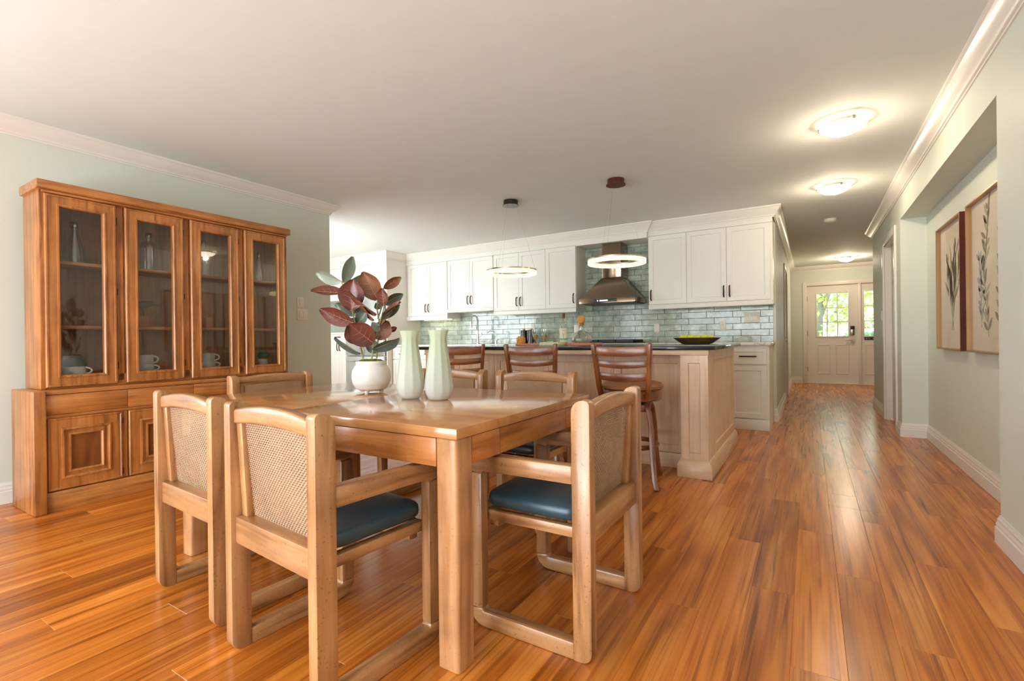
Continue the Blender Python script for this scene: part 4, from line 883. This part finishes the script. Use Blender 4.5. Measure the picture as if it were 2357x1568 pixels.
for y, lab in ((1.595, 'upper pale sage mug stacked behind the second hutch door'), (2.02, 'upper pale sage mug stacked behind the third hutch door')):
    t = thing('mug', lab.replace('upper', 'lower'), 'mug', (XS+0.03, y, 0.805), 0, 'mugs in the hutch'); mug(t, 0, 0.046, 0.05, 'sageceramic', ha)
    t = thing('mug', lab, 'mug', (XS+0.03, y, 0.856), 0, 'mugs in the hutch'); mug(t, 0, 0.041, 0.066, 'sageceramic', ha)
t = thing('mug_planter', 'low sage mug planted with a green moss ball', 'planter', (XS+0.04, 1.185, 0.805)); mug(t, 0, 0.068, 0.056, 'sageceramic', ha)
MB().sphere((0, 0, 0.062), 0.066, 0.066, 0.050).build('moss_ball', 'boxwood', t)
t = thing('small_potted_plant', 'small sage pot with clipped green plant, rightmost hutch door', 'plant', (XS+0.03, 2.47, 0.805))
MB().lathe([(0.030, 0), (0.042, 0.055), (0.038, 0.055), (0, 0.048)], 20).build('pot', 'sageceramic', t); MB().sphere((0, 0, 0.082), 0.046, 0.046, 0.042).build('foliage', 'boxwood', t)
t = thing('bird_figurine', 'carved grey wading bird on a terracotta block', 'figurine', (XS, 1.612, 1.123), YAW)
MB().box(-0.036, 0.036, -0.03, 0.03, 0, 0.078).build('block', 'block', t, 0.002)
MB().tube([(-0.02, 0, 0.078), (-0.03, 0, 0.14)], 0.004, 6).build('leg', 'bird', t)
MB().tube([(-0.105, 0, 0.150), (-0.08, 0, 0.158), (-0.04, 0, 0.160), (0.01, 0, 0.168), (0.045, 0, 0.172), (0.065, 0, 0.164), (0.085, 0, 0.156)], [0.003, 0.014, 0.027, 0.022, 0.017, 0.010, 0.002], 14).build('body', 'bird', t)
tag(MB().box(-0.03, 0.03, -0.025, 0.025, 0, 0.085).build('wooden_block', 'block', None, 0.003, loc=(XS, 2.03, 1.123)), 'plain terracotta block behind the third hutch door', 'block')
# ------------------------------------------------------------------ vases and rubber plant on the table
def vase(label, x, y, rz):
    prof = [(0.040, 0), (0.048, 0.006), (0.058, 0.028), (0.0625, 0.055), (0.060, 0.085), (0.053, 0.14), (0.045, 0.20), (0.0385, 0.245), (0.036, 0.265), (0.038, 0.283), (0.043, 0.300), (0.0465, 0.311)]
    inn = [(max(r-0.005, 0.002), z+(0.006 if i == 0 else 0)) for i, (r, z) in enumerate(prof)][::-1]
    fl_ = lambda a, z: 1+0.030*(1-2*abs(math.sin(5*a)))*min(1, max(0, (z-0.015)/0.03))*(1 if z < 0.29 else 0.2)
    tag(MB().lathe(prof+inn, 120, (0, 0, 0), fl_).build('fluted_vase', 'vase', None, 0, 2, 50, (x, y, 0.7355)), label, 'vase', 'frosted vases on the table')
vase('left fluted pale green frosted vase beside the plant', -1.576, 1.662, 0)
vase('right fluted pale green frosted vase on the table', -1.423, 1.683, 0)
pl = thing('rubber_plant', 'burgundy rubber plant in round white ceramic pot', 'plant', (-1.924, 1.745, 0.7355))
prof = [(0.052, 0.012), (0.075, 0.022), (0.092, 0.05), (0.0975, 0.08), (0.094, 0.115), (0.080, 0.140), (0.074, 0.146), (0.076, 0.150), (0.077, 0.160), (0.072, 0.164), (0.068, 0.160), (0.068, 0.13), (0, 0.13)]
pp = []
for (a, b) in zip(prof[:6], prof[1:6]):
    for k in range(4): r = a[0]+(b[0]-a[0])*k/4; pp.append((r+0.0015*(k % 2), a[1]+(b[1]-a[1])*k/4))
pot = MB().lathe(pp+prof[5:], 40).build('pot', 'ceramic', pl, 0, 2, 60)
for k in range(3): a = -1.2+2*PI*k/3; MB().lathe([(0.010, 0), (0.012, 0.016)], 10, (0.05*math.cos(a), 0.05*math.sin(a), 0)).build('pot_foot', 'ceramic', pot)
g = MB()
for k in range(9): a = k*2.4; q = 0.045*math.sqrt(k/9); g.sphere((q*math.cos(a), q*math.sin(a), 0.158), 0.026, 0.026, 0.016, 10, 6)
g.build('moss', 'moss', pl)
SC = 1955.0; OX, OY, OZ = 567, 1180, 0.165
rv = Vector((math.cos(YAW), math.sin(YAW), 0)); cv = Vector((math.sin(YAW), -math.cos(YAW), 0)); uv = Vector((0, 0, 1))
def pp3(X, Y, w_): return rv*((X-OX)/SC) + uv*((OY-Y)/SC+OZ) + cv*w_
def leaf(b, t_, bw, tw, wid, mat, curl=0.15):
    B, Tp = pp3(b[0], b[1], bw), pp3(t_[0], t_[1], tw); d = Tp-B; L = d.length; d.normalize()
    wid *= 1.12; Wd = max(min(0.52*L, 0.115), wid/SC); cosq = max(0.18, min(1, wid/SC/Wd)); ang = math.acos(cosq)*(1 if (b[0]*7+b[1]) % 2 else -1)
    n = (cv - d*cv.dot(d)).normalized(); n = Matrix.Rotation(ang, 3, d) @ n; s = d.cross(n).normalized()
    NL, NW = 12, 6; vs = []; fs = []
    def pt(u, v, lift=0):
        hw = 0.5*Wd*(max(0.0, math.sin(PI*min(1, u*0.96+0.02)))**0.62)*(1-0.25*max(0, u-0.7)/0.3)
        bend = -curl*L*(u*u-u*0.6); cup = 0.16*Wd*(abs(v)**1.5)
        return B + d*(u*L) + s*(v*hw) + n*(bend+cup*0.9+lift)
    for i in range(NL+1):
        for k in range(NW+1): vs.append(pt(i/NL, -1+2*k/NW))
    for i in range(NL):
        for k in range(NW): a = i*(NW+1)+k; fs.append((a, a+1, a+NW+2, a+NW+1))
    o = MB().add(vs, fs).build('leaf', mat, pl, 0, 2, 80)
    m = MB(); m.tube([pt(u/8*0.97, 0, 0.0005) for u in range(9)], [0.0016*(1-u/10) for u in range(9)], 5)
    if Wd > 0.04 and mat in ('leafred', 'leaforange'):
        for u in (0.2, 0.38, 0.56):
            for sg in (-1, 1): m.tube([pt(u, 0, 0.0005), pt(u+0.06, sg*0.35, 0.0006), pt(u+0.11, sg*0.62, 0.0006)], [0.0008, 0.0006, 0.0003], 4)
    m.build('vein', 'vein', o)
for a in [((275,375),(5,290),0,-.02,100,'leafgrey'), ((285,390),(378,118),0,-.03,75,'leafgrey'), ((300,445),(530,305),-.02,-.07,95,'leafgrey'),
          ((390,670),(435,375),.02,.06,235,'leafred'), ((300,505),(10,475),.0,.05,95,'leafred'), ((640,565),(525,300),.0,.05,190,'leaforange'),
          ((690,445),(862,335),-.02,-.04,78,'leaforange'), ((712,630),(708,462),.02,.05,100,'leafred'), ((690,605),(875,505),-.02,-.05,85,'leafgreen'),
          ((430,690),(165,600),-.03,-.06,105,'leafgreen'), ((408,800),(100,665),.02,.06,150,'leafred'), ((652,718),(405,505),.04,.10,62,'leaforange'),
          ((615,775),(465,590),.02,.03,56,'leafred'), ((430,805),(540,680),-.01,.02,110,'leafgreen'), ((660,850),(875,590),.01,.03,92,'leaforange'),
          ((688,757),(882,625),.03,.05,46,'leafgreen'), ((607,1000),(415,818),.03,.10,215,'leafred'), ((472,1000),(370,825),.02,.05,165,'leafred'),
          ((640,970),(745,785),.01,.0,170,'leaforange'), ((745,885),(815,848),-.02,-.03,52,'leafred'), ((475,1105),(240,950),.02,.06,70,'leafgreen'),
          ((600,1065),(888,968),.03,.08,80,'leafgreen'), ((660,1085),(480,1000),-.02,-.06,120,'leafgreen'), ((655,885),(600,795),.01,.03,78,'leafgrey'),
          ((400,700),(430,640),-.03,-.05,60,'leafgreen'), ((655,660),(600,590),-.03,-.05,80,'leafgreen'), ((320,440),(270,400),-.02,-.03,40,'leafgrey')]: leaf(*a)
for pts in ([(492,1160,.01),(470,1030,.01),(440,880,.01),(415,790,.01),(388,660,.01),(340,520,0),(300,440,0),(272,370,0)], [(583,1165,.02),(607,1000,.02),(650,860,.01),(680,740,.01),(712,630,.01)], [(617,1160,-.01),(622,1060,-.01),(640,960,0),(655,880,0)], [(660,860,0),(645,740,0),(632,650,0),(640,560,0)], [(640,760,0),(690,600,-.01),(690,445,-.02)]):
    MB().tube([pp3(*p) for p in pts], [0.0045-0.0022*i/len(pts) for i in range(len(pts))], 7).build('stem', 'stem', pl)
# ------------------------------------------------------------------ lights
def bulb(t, z, power, r):
    l = bpy.data.lights.new('bulb', 'POINT'); l.energy = power; l.color = (1, 0.82, 0.60); l.shadow_soft_size = r
    o = bpy.data.objects.new('bulb', l); C.objects.link(o); o.parent = t; o.location = (0, 0, z)
def pendant(label, x, y, canopy_mat):
    t = thing('ring_pendant', label, 'pendant light', (x, y, H), 0, 'ring pendants over the island'); zr = 1.70-H
    MB().lathe([(0.088, -0.055), (0.088, -0.050), (0.076, -0.045), (0.076, -0.001)], 32).build('ceiling_canopy', canopy_mat, t)
    def ringm(r0, r1, z0, z1):
        vs = []; n = 56
        for k in range(n):
            a = 2*PI*k/n
            for r, z in ((r0, z0), (r1, z0), (r1, z1), (r0, z1)): vs.append((r*math.cos(a), r*math.sin(a), z))
        return MB().add(vs, [(k*4+q, k*4+(q+1) % 4, ((k+1) % n)*4+(q+1) % 4, ((k+1) % n)*4+q) for k in range(n) for q in range(4)])
    ringm(0.234, 0.262, zr-0.022, zr+0.014).build('lit_ring', 'ringglow', t, 0.004)
    ringm(0.233, 0.263, zr+0.0145, zr+0.027).build('metal_band', 'steel', t)
    for k in range(3):
        a = 0.5+2*PI*k/3; MB().tube([(0.06*math.cos(a), 0.06*math.sin(a), -0.05), (0.248*math.cos(a), 0.248*math.sin(a), zr+0.027)], 0.0007, 5).build('cable', 'steel', t)
pendant('glowing ring pendant nearer the refrigerator with dark canopy', -2.655, 4.33, 'canister')
pendant('glowing ring pendant in front of the range hood', -1.50, 4.29, 'mahogany')
def flush(label, x, y, power):
    t = thing('flush_ceiling_light', label, 'ceiling light', (x, y, H), 0, 'flush bowl lights along the hall')
    MB().lathe([(0.095, -0.03), (0.108, -0.022), (0.108, -0.001)], 32).build('base_plate', 'steel', t)
    MB().lathe([(0.0, -0.092), (0.045, -0.088), (0.085, -0.076), (0.118, -0.056), (0.136, -0.036), (0.132, -0.034), (0.113, -0.052), (0.08, -0.071), (0.0, -0.085)], 40).build('glass_bowl', 'bowlglass', t)
    bulb(t, -0.115, power, 0.03)
    for k in range(3):
        a = 0.9+2*PI*k/3; MB(Matrix.Rotation(a, 4, 'Z')).box(0.10, 0.146, -0.009, 0.009, -0.028, -0.022).box(0.138, 0.146, -0.009, 0.009, -0.042, -0.022).build('clip', 'steel', t, 0.001)
flush('nearest glowing flush bowl light on the ceiling', 0.207, 3.99, 9)
flush('second glowing flush bowl light above hallway start', 0.213, 5.62, 9)
flush('farthest glowing flush bowl light before the front door', 0.59, 10.9, 19)
t = thing('smoke_detector', 'round white smoke detector on the hallway ceiling', 'smoke detector', (0.229, 7.25, H))
MB().lathe([(0.060, -0.034), (0.068, -0.024), (0.07, 0)], 28).build('housing', 'plate', t); MB().lathe([(0.0, -0.038), (0.03, -0.037), (0.032, -0.033)], 20).build('grille', 'plate', t)
# ------------------------------------------------------------------ pictures in the alcove
def picture(label, y0, y1, z0, z1, seed, dark):
    w_, h_ = y1-y0, z1-z0; t = thing('framed_print', label, 'picture', (XA-0.002, (y0+y1)/2, z0), -PI/2, 'botanical prints in the alcove')   # faces -X; local x runs towards the viewer
    f = 0.012; d = 0.043
    m = MB(); ring_frame(m, -w_/2, w_/2, 0, h_, [(0.0, -d), (f*0.5, -d-0.002), (f, -d), (f, -0.012)]); m.build('frame_face', 'gold', t)
    m = MB(); ring_frame(m, -w_/2, w_/2, 0, h_, [(0.0, 0.0), (0.0, -d)]); m.build('frame_side', 'mahogany', t)
    MB().box(-w_/2+f, w_/2-f, -0.012, -0.004, f, h_-f).build('print', 'paper', t)
    MB().box(-w_/2+f, w_/2-f, -0.030, -0.028, f, h_-f).build('glazing', 'picglass', t)
    r = random.Random(seed); y = -0.0126
    def blade(m, x, z, ang, L, wd):
        c, s_ = math.cos(ang), math.sin(ang); pts = []
        for k in range(7): u = k/6; q = wd*math.sin(PI*u)**0.8; pts.append((x+c*L*u-s_*q, z+s_*L*u+c*q))
        for k in range(5, 0, -1): u = k/6; q = -wd*math.sin(PI*u)**0.8; pts.append((x+c*L*u-s_*q, z+s_*L*u+c*q))
        m.prism(pts, y, y+0.0005, 'y')
    a, b2, c3 = MB(), MB(), MB()
    if dark == 0:      # loose grass bouquet
        for k in range(16):
            x0 = 0.02+r.uniform(-0.03, 0.03); z0_ = 0.22+r.uniform(0, 0.04); ang = PI/2+r.uniform(-0.45, 0.35); L = r.uniform(0.22, 0.55)
            blade(a, x0, z0_, ang, L, 0.004)
            ex, ez = x0+math.cos(ang)*L, z0_+math.sin(ang)*L
            for q in range(5): blade(a if k % 3 else b2, ex-q*0.012*math.cos(ang), ez-q*0.04*math.sin(ang), ang+r.uniform(-0.75, 0.75), r.uniform(0.08, 0.17), r.uniform(0.010, 0.022))
        for k in range(5): blade(a, 0.02, 0.24, -PI/2+r.uniform(-0.4, 0.4), 0.09, 0.005)
        a.build('grass_motif', 'inkgreen', t); b2.build('grass_heads', 'ink', t)
    else:              # sprigs with feathery leaves
        for (sx, sz, ex, ez) in ((-0.02, 0.10, -0.12, 0.52), (-0.16, 0.16, -0.20, 0.60), (-0.10, 0.50, -0.02, 0.90), (0.18, 0.12, 0.24, 0.85)):
            a.tube([(sx, y, sz), ((sx+ex)/2+0.02, y, (sz+ez)/2), (ex, y, ez)], 0.0015, 4)
            for k in range(9):
                u = 0.1+0.9*k/8; x, z = sx+(ex-sx)*u, sz+(ez-sz)*u
                for sg in (-1, 1): blade((a, b2, c3)[k % 2 if sx > -0.15 else 2], x, z, PI/2+sg*r.uniform(0.2, 1.1), r.uniform(0.06, 0.13), r.uniform(0.010, 0.020))
        a.build('sprig_motif', 'ink', t); b2.build('sprig_leaves', 'inkgreen', t); c3.build('pale_sprig', 'inkblue', t)
picture('framed print of pale grasses, farther one in the alcove', 4.640, 5.402, 0.877, 1.876, 3, 0)
picture('framed print of dark feathery sprigs, nearer one in the alcove', 3.722, 4.486, 0.877, 1.878, 5, 1)
# ------------------------------------------------------------------ outdoors beyond the front door
tag(MB().box(-12, 14, YD+0.16, 40, -0.35, -0.25).build('lawn', 'grass'), 'green lawn seen through the front door glass', 'lawn', None, 'structure')
def tree(label, x, y, z0, z1, rad, mat, n, seed, trunk_r, name='tree'):
    t = thing(name, label, name if name != 'tree' else 'tree', (x, y, -0.25)); r = random.Random(seed)
    if trunk_r: MB().tube([(0, 0, 0), (0.05, 0, z1*0.5), (-0.1, 0, z1)], [trunk_r, trunk_r*0.85, trunk_r*0.5], 10).tube([(0.03, 0, z1*0.35), (0.5, 0, z1*0.7), (0.9, 0.1, z1*0.85)], [trunk_r*0.5, trunk_r*0.35, trunk_r*0.15], 8).build('trunk', 'bark', t)
    m = MB()
    for k in range(n):
        while True:
            q = Vector((r.uniform(-1, 1), r.uniform(-1, 1), r.uniform(-1, 1)))
            if q.length < 1: break
        c = Vector((q.x*rad, q.y*rad*0.6, z0+(z1-z0)*(0.5+0.5*q.z)))
        a = Vector((r.uniform(-1, 1), r.uniform(-1, 1), r.uniform(-1, 1))).normalized(); b = a.orthogonal().normalized(); s_ = r.uniform(0.05, 0.11)
        m.add([c-a*s_, c+b*s_*0.6, c+a*s_, c-b*s_*0.6], [(0, 1, 2, 3)])
    m.build('foliage', mat, t, 0, 2, 0)
tree('yellow-green leafy tree with grey trunk outside front door', 0.15, 16.5, 1.2, 4.4, 2.6, 'foliage', 2600, 4, 0.17)
tree('yellow-green leafy tree farther right outside the sidelight', 5.4, 22.5, 1.0, 5.6, 2.5, 'foliage', 2400, 9, 0.14)
tree('low green shrub outside the front door', 1.1, 15.4, 0.1, 1.35, 0.9, 'foliage_dark', 1500, 6, 0, 'shrub')
